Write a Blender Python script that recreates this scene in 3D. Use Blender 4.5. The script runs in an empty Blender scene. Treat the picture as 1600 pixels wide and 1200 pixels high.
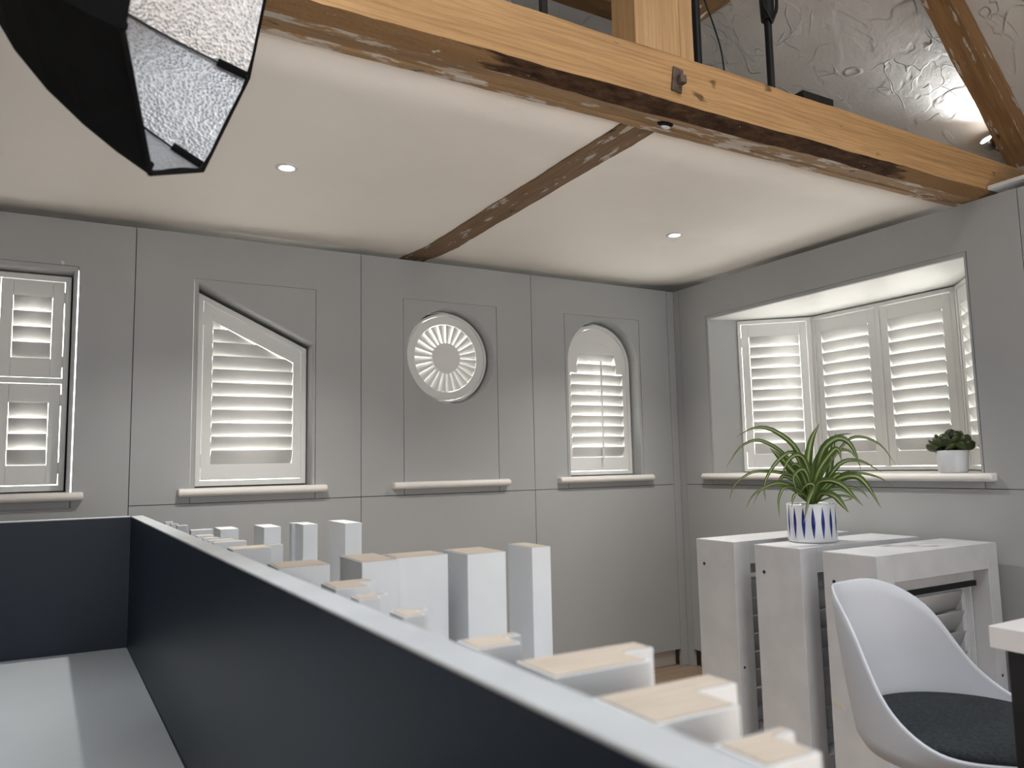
import bpy, bmesh, math, random
from mathutils import Matrix, Vector, noise

scene = bpy.context.scene
COL = scene.collection
rnd = random.Random(7)

# ------------------------------------------------------------------ camera
cd = bpy.data.cameras.new('camera')
cam = bpy.data.objects.new('camera', cd); COL.objects.link(cam)
cd.sensor_fit = 'HORIZONTAL'; cd.sensor_width = 36.0; cd.lens = 1201.0 / 1600.0 * 36.0
cam.matrix_world = Matrix((
    (0.8692348877, -0.0339265828, -0.4932339171, 0.0),
    (-0.4939625068, -0.1015247539, -0.8635356196, 0.0),
    (-0.0207786394, 0.9942543494, -0.1050073180, 1.28),
    (0, 0, 0, 1)))
cd.clip_start = 0.02
cd.dof.use_dof = True; cd.dof.focus_distance = 3.3; cd.dof.aperture_fstop = 5.2
scene.camera = cam

# ------------------------------------------------------------------ world, exposure
scene.view_settings.view_transform = 'Standard'
scene.view_settings.look = 'None'
scene.view_settings.gamma = 1.0
scene.view_settings.use_curve_mapping = False
scene.view_settings.exposure = 0.14
w = bpy.data.worlds.new('world'); scene.world = w; w.use_nodes = True
w.node_tree.nodes['Background'].inputs[0].default_value = (0.75, 0.85, 1.0, 1)
w.node_tree.nodes['Background'].inputs[1].default_value = 0.25
try:
    scene.cycles.use_denoising = True
    scene.cycles.max_bounces = 10
    scene.cycles.diffuse_bounces = 6
except Exception:
    pass

# ------------------------------------------------------------------ unseen area lights added to brighten the room (vault and behind the camera)
def area(name, loc, target, sx, sy, power, col, spread=180):
    l = bpy.data.lights.new(name, 'AREA'); l.shape = 'RECTANGLE'; l.size = sx; l.size_y = sy
    l.energy = power; l.color = col; l.spread = math.radians(spread)
    o = bpy.data.objects.new(name, l); COL.objects.link(o)
    o.location = loc
    o.rotation_euler = (Vector(target) - Vector(loc)).to_track_quat('-Z', 'Y').to_euler()
    return o
area('vault_fill_right', (1.9, -0.1, 4.3), (1.9, 0.5, 0.0), 1.4, 1.4, 24, (0.90, 0.95, 1.0), 105)  # unseen, added as fill from above
area('vault_fill_left', (-0.7, 0.6, 4.3), (-0.5, 1.5, 0.0), 1.4, 1.4, 38, (0.92, 0.96, 1.0), 105)  # unseen, added to brighten the desk side
area('floor_bounce_fill', (0.8, -2.0, 4.35), (0.8, -2.0, 0.0), 2.0, 1.2, 300, (0.93, 0.97, 1.0), 42)  # unseen, added to bounce light off the floor onto the low ceiling
area('rear_fill', (0.6, -2.85, 1.3), (1.0, 3.0, 1.5), 4.2, 2.2, 70, (0.86, 0.935, 1.0))  # unseen, added as broad fill from behind the camera

# ------------------------------------------------------------------ key measures (metres)
YB = 3.833      # face of the panelled wall behind
XR = 3.435      # face of the panelled wall on the right
ZT = 2.404      # top of the wall panels
ZC = 2.418      # underside of the flat ceiling
ZJ = 1.135      # height of the horizontal panel joint

# ------------------------------------------------------------------ node material helpers
def newmat(name):
    m = bpy.data.materials.new(name); m.use_nodes = True
    nt = m.node_tree; b = nt.nodes['Principled BSDF']
    return m, nt, b
def N(nt, t, **k):
    n = nt.nodes.new(t)
    for a, v in k.items():
        setattr(n, a, v)
    return n
def coords(nt, scale=(1, 1, 1), src='Object'):
    tc = N(nt, 'ShaderNodeTexCoord'); mp = N(nt, 'ShaderNodeMapping')
    mp.inputs['Scale'].default_value = scale
    nt.links.new(tc.outputs[src], mp.inputs['Vector'])
    return mp.outputs['Vector']
def geo_coords(nt, scale=(1, 1, 1)):
    g = N(nt, 'ShaderNodeNewGeometry'); mp = N(nt, 'ShaderNodeMapping')
    mp.inputs['Scale'].default_value = scale
    nt.links.new(g.outputs['Position'], mp.inputs['Vector'])
    return mp.outputs['Vector']
def noise_tex(nt, vec, scale, detail=4, rough=0.5, dist=0.0):
    n = N(nt, 'ShaderNodeTexNoise'); n.inputs['Scale'].default_value = scale
    n.inputs['Detail'].default_value = detail; n.inputs['Roughness'].default_value = rough
    n.inputs['Distortion'].default_value = dist
    if vec is not None: nt.links.new(vec, n.inputs['Vector'])
    return n.outputs['Fac']
def ramp(nt, fac, stops):
    r = N(nt, 'ShaderNodeValToRGB'); e = r.color_ramp.elements
    while len(e) < len(stops): e.new(0.5)
    for i, (p, c) in enumerate(stops):
        e[i].position = p; e[i].color = (c[0], c[1], c[2], 1) if hasattr(c, '__len__') else (c, c, c, 1)
    nt.links.new(fac, r.inputs['Fac'])
    return r.outputs['Color']
def mix(nt, fac, a, b):
    m = N(nt, 'ShaderNodeMix'); m.data_type = 'RGBA'
    for s, v in ((0, fac), (6, a), (7, b)):
        if isinstance(v, (int, float)): m.inputs[s].default_value = v
        elif isinstance(v, tuple): m.inputs[s].default_value = (v[0], v[1], v[2], 1)
        else: nt.links.new(v, m.inputs[s])
    return m.outputs[2]
def math_n(nt, op, a, b=None, c=None):
    m = N(nt, 'ShaderNodeMath'); m.operation = op
    for i, v in enumerate((a, b, c)):
        if v is None: continue
        if isinstance(v, (int, float)): m.inputs[i].default_value = v
        else: nt.links.new(v, m.inputs[i])
    return m.outputs[0]
def bump(nt, b, h, strength=0.2, dist=0.01):
    n = N(nt, 'ShaderNodeBump'); n.inputs['Strength'].default_value = strength
    n.inputs['Distance'].default_value = dist
    nt.links.new(h, n.inputs['Height']); nt.links.new(n.outputs['Normal'], b.inputs['Normal'])

def paint(name, col, rough=0.5, var=0.03, nscale=6, bstr=0.03, spec=0.4, metal=0.0):
    m, nt, b = newmat(name)
    v = geo_coords(nt)
    f = noise_tex(nt, v, nscale, 3)
    lo = tuple(c * (1 - var) for c in col); hi = tuple(min(1, c * (1 + var)) for c in col)
    nt.links.new(ramp(nt, f, [(0.35, lo), (0.65, hi)]), b.inputs['Base Color'])
    b.inputs['Roughness'].default_value = rough
    b.inputs['Specular IOR Level'].default_value = spec
    b.inputs['Metallic'].default_value = metal
    if bstr: bump(nt, b, noise_tex(nt, v, 260, 2), bstr, 0.002)
    return m

def wood(name, light, mid, dark, axis=0, scale=1.0, rough=0.6, knots=True, residue=0.0, src='Object'):
    m, nt, b = newmat(name)
    s = [9 * scale, 9 * scale, 9 * scale]; s[axis] = 0.75 * scale
    v = coords(nt, tuple(s), src)
    f = noise_tex(nt, v, 1.6, 6, 0.55, 1.6)
    wv = N(nt, 'ShaderNodeTexWave'); wv.wave_type = 'BANDS'
    wv.bands_direction = 'Z' if axis == 0 else 'X'
    wv.inputs['Scale'].default_value = 1.9; wv.inputs['Distortion'].default_value = 9.0
    wv.inputs['Detail'].default_value = 3.0; wv.inputs['Detail Scale'].default_value = 1.2
    nt.links.new(v, wv.inputs['Vector'])
    c1 = ramp(nt, f, [(0.25, dark), (0.5, mid), (0.72, light)])
    c2 = ramp(nt, wv.outputs['Fac'], [(0.0, mid), (0.55, light), (1.0, light)])
    col = mix(nt, 0.45, c1, c2)
    if knots:
        s2 = [14 * scale] * 3; s2[axis] = 6 * scale
        v2 = coords(nt, tuple(s2), src)
        k = noise_tex(nt, v2, 1.3, 2, 0.4)
        col = mix(nt, ramp(nt, k, [(0.0, 1.0), (0.255, 0.85), (0.30, 0.0)]), col, tuple(c * 0.35 for c in dark))
    s3 = [160 * scale] * 3; s3[axis] = 5 * scale
    v3 = coords(nt, tuple(s3), src)
    fine = noise_tex(nt, v3, 1.0, 3, 0.6)
    col = mix(nt, ramp(nt, fine, [(0.45, 0.0), (0.75, 0.45)]), col, dark)
    if residue:
        s4 = [22, 22, 22]; s4[axis] = 5
        v4 = coords(nt, tuple(s4), src)
        rr = noise_tex(nt, v4, 1.2, 5, 0.65)
        col = mix(nt, ramp(nt, rr, [(0.62 - residue * 0.1, 0.0), (0.66 - residue * 0.1, 0.8)]), col, (0.55, 0.52, 0.47))
    nt.links.new(col, b.inputs['Base Color'])
    b.inputs['Roughness'].default_value = rough
    b.inputs['Specular IOR Level'].default_value = 0.25
    bump(nt, b, fine, 0.25, 0.004)
    return m

def emit(name, col, strength):
    m, nt, b = newmat(name)
    b.inputs['Base Color'].default_value = (col[0], col[1], col[2], 1)
    b.inputs['Emission Color'].default_value = (col[0], col[1], col[2], 1)
    b.inputs['Emission Strength'].default_value = strength
    return m

M = {}
M['panel'] = paint('grey_panel_paint', (0.362, 0.37, 0.372), 0.42, 0.02, 2.5, 0.02)
M['void'] = paint('dark_void', (0.03, 0.03, 0.03), 0.9, 0.05, 4, 0)  # near-black colour stands in for shade in gaps and cavities
M['shutter'] = paint('shutter_white', (0.74, 0.74, 0.725), 0.38, 0.01, 5, 0.01)
M['sill'] = paint('sill_white', (0.76, 0.73, 0.70), 0.35, 0.015, 5, 0.01)
M['white'] = paint('white_paint', (0.64, 0.655, 0.67), 0.4, 0.03, 9, 0.03)
M['edge'] = paint('edge_strip', (0.46, 0.475, 0.485), 0.45, 0.06, 14, 0.03)
M['unit'] = paint('unit_white', (0.585, 0.59, 0.605), 0.4, 0.05, 7, 0.04)
M['navy'] = paint('navy_laminate', (0.0105, 0.0165, 0.027), 0.40, 0.06, 3, 0.015, spec=0.22)
M['desk'] = paint('desk_white', (0.34, 0.362, 0.375), 0.34, 0.03, 5, 0.05)
M['black'] = paint('black_metal', (0.006, 0.006, 0.0065), 0.45, 0.1, 20, 0)
M['blackfab'] = paint('black_fabric', (0.0045, 0.0045, 0.005), 0.85, 0.2, 30, 0.1, spec=0.15)
M['darkleg'] = paint('dark_leg', (0.010, 0.006, 0.006), 0.35, 0.15, 5, 0.02)
M['chair'] = paint('chair_plastic', (0.56, 0.575, 0.615), 0.42, 0.01, 5, 0.02)
M['table'] = paint('table_white', (0.68, 0.645, 0.63), 0.35, 0.02, 5, 0.01)
M['pot'] = paint('white_ceramic', (0.62, 0.63, 0.66), 0.3, 0.02, 12, 0.01)
M['soil'] = paint('soil', (0.02, 0.014, 0.01), 0.9, 0.3, 60, 0.4)
M['iron'] = paint('rusty_iron', (0.085, 0.06, 0.042), 0.65, 0.3, 40, 0.3)
M['steel'] = paint('brushed_steel', (0.45, 0.45, 0.44), 0.35, 0.05, 30, 0.02, metal=0.9)
M['screw'] = paint('screw_dark', (0.03, 0.028, 0.026), 0.5, 0.2, 40, 0)
M['tape'] = paint('cream_tape', (0.62, 0.57, 0.46), 0.5, 0.05, 30, 0.02)
M['pane'] = emit('lightbox_pane', (1.0, 0.985, 0.95), 3.8)  # glowing sheets added as light boxes behind the shutters
M['lens'] = emit('lamp_lens', (1.0, 0.93, 0.82), 26.0)
M['bulb'] = emit('spot_bulb', (1.0, 0.97, 0.92), 60.0)
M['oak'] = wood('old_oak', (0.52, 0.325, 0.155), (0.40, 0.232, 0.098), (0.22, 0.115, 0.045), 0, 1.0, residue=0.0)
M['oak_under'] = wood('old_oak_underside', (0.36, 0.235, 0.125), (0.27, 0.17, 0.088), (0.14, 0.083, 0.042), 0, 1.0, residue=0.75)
M['oak_v'] = wood('old_oak_upright', (0.50, 0.325, 0.165), (0.41, 0.25, 0.118), (0.27, 0.15, 0.066), 2, 1.0)
M['oak_dark'] = wood('dark_oak', (0.19, 0.11, 0.048), (0.135, 0.075, 0.032), (0.06, 0.032, 0.014), 0, 1.0, residue=0.2)
M['oak_joist'] = wood('joist_oak', (0.25, 0.155, 0.08), (0.175, 0.105, 0.052), (0.075, 0.045, 0.022), 1, 1.0, residue=0.35)
M['rafter'] = wood('rafter_oak', (0.32, 0.185, 0.082), (0.235, 0.13, 0.056), (0.11, 0.06, 0.026), 0, 1.0, residue=0.15)
M['endgrain'] = wood('end_grain', (0.58, 0.505, 0.425), (0.51, 0.435, 0.355), (0.40, 0.325, 0.25), 0, 5.0, knots=False)
M['floorwood'] = wood('floor_oak', (0.36, 0.265, 0.19), (0.28, 0.20, 0.14), (0.16, 0.112, 0.075), 0, 0.8, rough=0.4)

def make_bark():
    m, nt, b = newmat('bark_wane')
    v = coords(nt, (14, 40, 40))
    f = noise_tex(nt, v, 1.0, 6, 0.65)
    col = ramp(nt, f, [(0.3, (0.018, 0.010, 0.006)), (0.55, (0.075, 0.040, 0.022)), (0.75, (0.13, 0.075, 0.042))])
    # the bark thins out towards both ends of the timber
    tc = N(nt, 'ShaderNodeTexCoord'); sx = N(nt, 'ShaderNodeSeparateXYZ'); nt.links.new(tc.outputs['Object'], sx.inputs[0])
    mr = N(nt, 'ShaderNodeMapRange'); mr.inputs[1].default_value = 0.75; mr.inputs[2].default_value = 1.25
    nt.links.new(sx.outputs[0], mr.inputs[0])
    mr2 = N(nt, 'ShaderNodeMapRange'); mr2.inputs[1].default_value = 3.1; mr2.inputs[2].default_value = 2.6
    nt.links.new(sx.outputs[0], mr2.inputs[0])
    k = math_n(nt, 'MULTIPLY', mr.outputs[0], mr2.outputs[0])
    k = math_n(nt, 'ADD', k, math_n(nt, 'MULTIPLY', math_n(nt, 'SUBTRACT', noise_tex(nt, coords(nt, (3, 20, 20)), 2.0, 3), 0.5), 1.2))
    col = mix(nt, ramp(nt, k, [(0.42, 0.0), (0.55, 1.0)]), (0.24, 0.145, 0.07), col)
    r = noise_tex(nt, coords(nt, (9, 26, 26)), 1.4, 5, 0.7)
    col = mix(nt, ramp(nt, r, [(0.66, 0.0), (0.69, 0.85)]), col, (0.62, 0.60, 0.56))
    nt.links.new(col, b.inputs['Base Color']); b.inputs['Roughness'].default_value = 0.85
    b.inputs['Specular IOR Level'].default_value = 0.15
    bump(nt, b, f, 0.9, 0.02)
    return m
M['bark'] = make_bark()

def make_ceiling():
    m, nt, b = newmat('ceiling_plaster')
    v = geo_coords(nt)
    f = noise_tex(nt, v, 1.6, 4, 0.6)
    col = ramp(nt, f, [(0.3, (0.845, 0.81, 0.755)), (0.60, (0.875, 0.84, 0.785)), (0.66, (0.895, 0.87, 0.82))])
    nt.links.new(col, b.inputs['Base Color'])
    b.inputs['Roughness'].default_value = 0.55; b.inputs['Specular IOR Level'].default_value = 0.35
    h = mix(nt, 0.15, noise_tex(nt, v, 1.3, 2), noise_tex(nt, v, 9, 3))
    bump(nt, b, h, 0.25, 0.03)
    return m
M['ceiling'] = make_ceiling()

def make_trowel():
    m, nt, b = newmat('trowelled_plaster')
    v = geo_coords(nt)
    n1 = N(nt, 'ShaderNodeTexNoise'); n1.inputs['Scale'].default_value = 3.5; n1.inputs['Detail'].default_value = 3
    nt.links.new(v, n1.inputs['Vector'])
    ma = N(nt, 'ShaderNodeVectorMath'); ma.operation = 'MULTIPLY_ADD'
    ma.inputs[1].default_value = (0.40, 0.40, 0.40)
    nt.links.new(n1.outputs['Color'], ma.inputs[0]); nt.links.new(v, ma.inputs[2])
    vo = N(nt, 'ShaderNodeTexVoronoi'); vo.feature = 'F1'; vo.inputs['Scale'].default_value = 6.5
    nt.links.new(ma.outputs[0], vo.inputs['Vector'])
    ve = N(nt, 'ShaderNodeTexVoronoi'); ve.feature = 'DISTANCE_TO_EDGE'; ve.inputs['Scale'].default_value = 6.5
    nt.links.new(ma.outputs[0], ve.inputs['Vector'])
    ridge = ramp(nt, ve.outputs['Distance'], [(0.0, 1.0), (0.02, 0.0)])
    gate = ramp(nt, noise_tex(nt, v, 4.0, 2), [(0.52, 0.0), (0.62, 1.0)])
    rg = mix(nt, gate, (0, 0, 0), ridge)
    # curved trowel ridges: contour lines of a smooth noise, broken up by another
    cn = math_n(nt, 'ABSOLUTE', math_n(nt, 'SUBTRACT', noise_tex(nt, v, 2.6, 1, 0.5, 0.6), 0.5))
    r2 = ramp(nt, cn, [(0.0, 1.0), (0.011, 0.0)])
    g2 = ramp(nt, noise_tex(nt, v, 6.0, 1), [(0.46, 0.0), (0.54, 1.0)])
    rg2 = mix(nt, g2, (0, 0, 0), r2)
    # broad overlapping strokes
    st = ramp(nt, noise_tex(nt, v, 2.2, 2, 0.5, 1.2), [(0.40, 0.0), (0.42, 0.5), (0.55, 0.6), (0.57, 1.0)])
    h = math_n(nt, 'ADD', math_n(nt, 'MULTIPLY', rg, 0.5), math_n(nt, 'MULTIPLY', rg2, 0.45))
    h = math_n(nt, 'ADD', h, math_n(nt, 'MULTIPLY', st, 0.35))
    h = math_n(nt, 'ADD', h, math_n(nt, 'MULTIPLY', noise_tex(nt, v, 24, 5, 0.65), 0.30))
    col = ramp(nt, noise_tex(nt, v, 4, 3), [(0.3, (0.50, 0.49, 0.47)), (0.7, (0.56, 0.55, 0.53))])
    nt.links.new(col, b.inputs['Base Color']); b.inputs['Roughness'].default_value = 0.9
    b.inputs['Specular IOR Level'].default_value = 0.03
    bump(nt, b, h, 0.75, 0.020)
    return m
M['trowel'] = make_trowel()

def make_silver():
    m, nt, b = newmat('silver_lining')
    v = coords(nt)
    f = noise_tex(nt, v, 120, 2, 0.6)
    vo = N(nt, 'ShaderNodeTexVoronoi'); vo.inputs['Scale'].default_value = 150; nt.links.new(v, vo.inputs['Vector'])
    col = ramp(nt, vo.outputs['Distance'], [(0.0, (0.24, 0.25, 0.265)), (0.28, (0.46, 0.475, 0.50)), (0.6, (0.60, 0.62, 0.645))])
    nt.links.new(col, b.inputs['Base Color'])
    b.inputs['Metallic'].default_value = 0.75; b.inputs['Roughness'].default_value = 0.42
    h = math_n(nt, 'ADD', vo.outputs['Distance'], math_n(nt, 'MULTIPLY', noise_tex(nt, v, 7, 2), 6.0))
    bump(nt, b, h, 0.3, 0.006)
    return m
M['silver'] = make_silver()

def make_fabric():
    m, nt, b = newmat('charcoal_fabric')
    f = noise_tex(nt, coords(nt, (1, 1, 1)), 140, 3, 0.7)
    nt.links.new(ramp(nt, f, [(0.3, (0.020, 0.023, 0.025)), (0.7, (0.046, 0.051, 0.054))]), b.inputs['Base Color'])
    b.inputs['Roughness'].default_value = 0.95; b.inputs['Specular IOR Level'].default_value = 0.1
    bump(nt, b, f, 0.5, 0.003)
    return m
M['fabric'] = make_fabric()

def make_leaf():
    m, nt, b = newmat('striped_leaf')
    uv = N(nt, 'ShaderNodeUVMap'); sx = N(nt, 'ShaderNodeSeparateXYZ'); nt.links.new(uv.outputs[0], sx.inputs[0])
    d = math_n(nt, 'ABSOLUTE', math_n(nt, 'SUBTRACT', sx.outputs[0], 0.5))
    col = ramp(nt, d, [(0.0, (0.50, 0.54, 0.28)), (0.08, (0.36, 0.43, 0.17)), (0.16, (0.085, 0.14, 0.024)), (0.5, (0.042, 0.085, 0.014))])
    base = ramp(nt, sx.outputs[1], [(0.0, (0.15, 0.22, 0.05)), (0.35, (1, 1, 1))])
    mu = N(nt, 'ShaderNodeMix'); mu.data_type = 'RGBA'; mu.inputs[0].default_value = 0.0
    nt.links.new(mix(nt, ramp(nt, sx.outputs[1], [(0.05, 0.0), (0.35, 1.0)]), (0.13, 0.20, 0.04), col), b.inputs['Base Color'])
    b.inputs['Roughness'].default_value = 0.4
    return m
M['leaf'] = make_leaf()
M['jade'] = paint('jade_leaf', (0.036, 0.052, 0.014), 0.3, 0.35, 30, 0.02)

def make_striped_pot():
    m, nt, b = newmat('blue_stroke_ceramic')
    tc = N(nt, 'ShaderNodeTexCoord'); sx = N(nt, 'ShaderNodeSeparateXYZ'); nt.links.new(tc.outputs['Object'], sx.inputs[0])
    ang = math_n(nt, 'ARCTAN2', sx.outputs[1], sx.outputs[0])
    t = math_n(nt, 'MULTIPLY', ang, 16 / (2 * math.pi))
    fr = math_n(nt, 'ABSOLUTE', math_n(nt, 'SUBTRACT', math_n(nt, 'FRACT', math_n(nt, 'ADD', t, 20.35)), 0.5))
    # lens-shaped stroke: half width falls to zero at both ends
    zz = math_n(nt, 'DIVIDE', math_n(nt, 'SUBTRACT', sx.outputs[2], 0.087), 0.070)
    wd = math_n(nt, 'MULTIPLY', math_n(nt, 'SUBTRACT', 1.0, math_n(nt, 'POWER', math_n(nt, 'ABSOLUTE', zz), 1.6)), 0.20)
    k = math_n(nt, 'LESS_THAN', fr, wd)
    v = coords(nt)
    blue = ramp(nt, noise_tex(nt, v, 26, 3), [(0.3, (0.006, 0.009, 0.10)), (0.7, (0.03, 0.05, 0.33))])
    nt.links.new(mix(nt, k, (0.66, 0.67, 0.69), blue), b.inputs['Base Color'])
    b.inputs['Roughness'].default_value = 0.18
    return m
M['bluepot'] = make_striped_pot()

# ------------------------------------------------------------------ geometry helpers
def finish(name, bm, mat, parent=None, smooth=False, mats=None):
    bmesh.ops.recalc_face_normals(bm, faces=bm.faces[:])
    me = bpy.data.meshes.new(name); bm.to_mesh(me); bm.free()
    for m_ in (mats or [mat]):
        me.materials.append(M[m_] if isinstance(m_, str) else m_)
    if smooth:
        for p in me.polygons: p.use_smooth = True
    o = bpy.data.objects.new(name, me); COL.objects.link(o)
    if parent is not None: o.parent = parent
    return o
def bx(bm, x0, x1, y0, y1, z0, z1, bev=0.0, mi=0):
    vs = [bm.verts.new((x, y, z)) for z in (z0, z1) for y in (y0, y1) for x in (x0, x1)]
    fs = [bm.faces.new([vs[i] for i in f]) for f in ((0, 2, 3, 1), (4, 5, 7, 6), (0, 1, 5, 4), (2, 6, 7, 3), (0, 4, 6, 2), (1, 3, 7, 5))]
    for f in fs: f.material_index = mi
    if bev:
        es = list({e for f in fs for e in f.edges})
        bmesh.ops.bevel(bm, geom=es, offset=bev, segments=2, profile=0.5, affect='EDGES')
def box(name, x0, x1, y0, y1, z0, z1, mat, parent=None, bev=0.0):
    bm = bmesh.new(); bx(bm, x0, x1, y0, y1, z0, z1, bev)
    return finish(name, bm, mat, parent)
def offset_poly(pts, d):
    """move every side of a closed polygon outwards by d (counter-clockwise polygon)"""
    n = len(pts)
    area_ = sum(pts[i][0] * pts[(i + 1) % n][1] - pts[(i + 1) % n][0] * pts[i][1] for i in range(n))
    s = 1 if area_ > 0 else -1
    out = []
    for i in range(n):
        p0, p1, p2 = (Vector(pts[i - 1]), Vector(pts[i]), Vector(pts[(i + 1) % n]))
        e1 = (p1 - p0).normalized(); e2 = (p2 - p1).normalized()
        n1 = Vector((e1.y, -e1.x)) * s; n2 = Vector((e2.y, -e2.x)) * s
        b_ = n1 + n2
        k = d / max(0.3, (1 + n1.dot(n2)) / 1.0)
        out.append((p1.x + b_.x * k, p1.y + b_.y * k))
    return out
def loft(bm, rings, closed=True, cap0=False, cap1=False, mi=0, loop=True):
    """rings: lists of 3D points of equal length"""
    vr = [[bm.verts.new(p) for p in r] for r in rings]
    n = len(rings[0])
    for a, b_ in zip(vr[:-1], vr[1:]):
        for i in range(n if loop else n - 1):
            f = bm.faces.new((a[i], a[(i + 1) % n], b_[(i + 1) % n], b_[i])); f.material_index = mi
    if cap0: bm.faces.new(vr[0]).material_index = mi
    if cap1: bm.faces.new(list(reversed(vr[-1]))).material_index = mi
    return vr
def xz(pts, y): return [(p[0], y, p[1]) for p in pts]
def ring_frame(bm, outer, inner, y0, y1, bev=0.0):
    """picture-frame solid between two matching polygons in x-z, from y0 (room side) to y1"""
    if bev:
        rings = [xz(outer, y1), xz(outer, y0 + bev), xz(offset_poly(outer, -bev), y0), xz(offset_poly(inner, bev), y0), xz(inner, y0 + bev), xz(inner, y1), xz(outer, y1)]
    else:
        rings = [xz(outer, y1), xz(outer, y0), xz(inner, y0), xz(inner, y1), xz(outer, y1)]
    loft(bm, rings)
    bmesh.ops.remove_doubles(bm, verts=bm.verts[:], dist=1e-6)
def holed_plate(bm, outer, holes, y0, y1, rnd_in=0.0):
    """flat plate in x-z with holes cut through it; optional rounded edge to the holes"""
    def loop(pts, y):
        vs = [bm.verts.new((p[0], y, p[1])) for p in pts]
        es = [bm.edges.new((vs[i], vs[(i + 1) % len(vs)])) for i in range(len(vs))]
        return vs, es
    def side(a, b_):
        for i in range(len(a)):
            bm.faces.new((a[i], a[(i + 1) % len(a)], b_[(i + 1) % len(a)], b_[i]))
    fo, feo = loop(outer, y0); bo, beo = loop(outer, y1)
    fe = feo[:]; be = beo[:]
    side(fo, bo)
    for h in holes:
        steps = []
        if rnd_in:
            for k in range(5):
                a = math.pi / 2 * k / 4
                steps.append((rnd_in * (1 - math.sin(a)), y0 + rnd_in * (1 - math.cos(a))))
        else:
            steps = [(0.0, y0)]
        steps.append((0.0, y1))
        prev = None
        for j, (off, y) in enumerate(steps):
            vs, es = loop(offset_poly(h, off) if off else h, y)
            if j == 0: fe += es
            if j == len(steps) - 1: be += es
            if prev: side(prev, vs)
            prev = vs
    bmesh.ops.triangle_fill(bm, edges=fe, use_beauty=True, use_dissolve=False)
    bmesh.ops.triangle_fill(bm, edges=be, use_beauty=True, use_dissolve=False)
def tube(bm, pts, rad, seg=8, caps=True, mi=0):
    pts = [Vector(p) for p in pts]; n = len(pts)
    rads = rad if hasattr(rad, '__len__') else [rad] * n
    rings = []; up = None
    for i in range(n):
        t = (pts[min(i + 1, n - 1)] - pts[max(i - 1, 0)]).normalized()
        if up is None:
            up = t.orthogonal().normalized()
        else:
            up = (up - t * up.dot(t)).normalized()
        s = t.cross(up)
        rings.append([pts[i] + (up * math.cos(2 * math.pi * k / seg) + s * math.sin(2 * math.pi * k / seg)) * rads[i] for k in range(seg)])
    loft(bm, rings, cap0=caps, cap1=caps, mi=mi)
def lathe(bm, prof, seg=32, c=(0, 0, 0)):
    rings = [[(c[0] + r * math.cos(2 * math.pi * k / seg), c[1] + r * math.sin(2 * math.pi * k / seg), c[2] + z) for k in range(seg)] for r, z in prof]
    loft(bm, rings, cap0=prof[0][0] > 1e-5, cap1=prof[-1][0] > 1e-5)
def spline(pts, n):
    """Catmull-Rom through points"""
    P = [Vector(p) for p in pts]; P = [2 * P[0] - P[1]] + P + [2 * P[-1] - P[-2]]
    out = []; segs = len(P) - 3
    for k in range(n):
        u = k / (n - 1) * segs; i = min(int(u), segs - 1); t = u - i
        a, b_, c, d = P[i:i + 4]
        out.append(0.5 * ((2 * b_) + (c - a) * t + (2 * a - 5 * b_ + 4 * c - d) * t * t + (3 * b_ - a - 3 * c + d) * t ** 3))
    return out
def tag(o, label, cat, group=None):
    o['label'] = label; o['category'] = cat
    if group: o['group'] = group
    return o
def thing(name, label, cat, loc=(0, 0, 0), rz=0.0, group=None):
    o = bpy.data.objects.new(name, None); COL.objects.link(o)
    o.empty_display_size = 0.1
    o.location = loc; o.rotation_euler = (0, 0, rz)
    return tag(o, label, cat, group)
def struct(o):
    o['kind'] = 'structure'
    return o
def struct_empty(name, loc=(0, 0, 0), rz=0.0):
    o = bpy.data.objects.new(name, None); COL.objects.link(o); o.location = loc; o.rotation_euler = (0, 0, rz)
    return struct(o)
def rect(x0, x1, z0, z1): return [(x0, z0), (x1, z0), (x1, z1), (x0, z1)]
def circ(cx, cz, r, n=64): return [(cx + r * math.cos(2 * math.pi * k / n), cz + r * math.sin(2 * math.pi * k / n)) for k in range(n)]
def arch(x0, x1, z0, zs, n=28):
    r = (x1 - x0) / 2; cx = (x0 + x1) / 2
    return [(x0, z0), (x1, z0)] + [(cx + r * math.cos(math.pi * k / n), zs + r * math.sin(math.pi * k / n)) for k in range(n + 1)]

# ================================================================== STRUCTURE
# ---- floor: boards run along x
fl = struct(box('floor', -2.9, 4.3, -3.3, 4.4, -0.06, -0.006, 'void'))
pm = None
for r in range(37):
    y0 = 4.2 - (r + 1) * 0.2
    if y0 < -3.1: break
    off = (r * 0.53) % 1.4
    for c in range(6):
        x0 = -2.8 - off + c * 1.4
        xa, xb = max(x0, -2.8), min(x0 + 1.4, 4.2)
        if xb - xa < 0.1: continue
        if pm is None:
            bm = bmesh.new(); bx(bm, 0, 1.4, 0, 0.2, -0.006, 0.0)
            for v in bm.verts:
                v.co.x += 0.001 if v.co.x < 0.7 else -0.001
                v.co.y += 0.001 if v.co.y < 0.1 else -0.001
            o = finish('plank', bm, 'floorwood', fl); pm = o.data
        else:
            o = bpy.data.objects.new('plank', pm); COL.objects.link(o); o.parent = fl
        o.location = (xa, y0, 0); o.scale = ((xb - xa) / 1.4, 1, 1)

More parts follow.
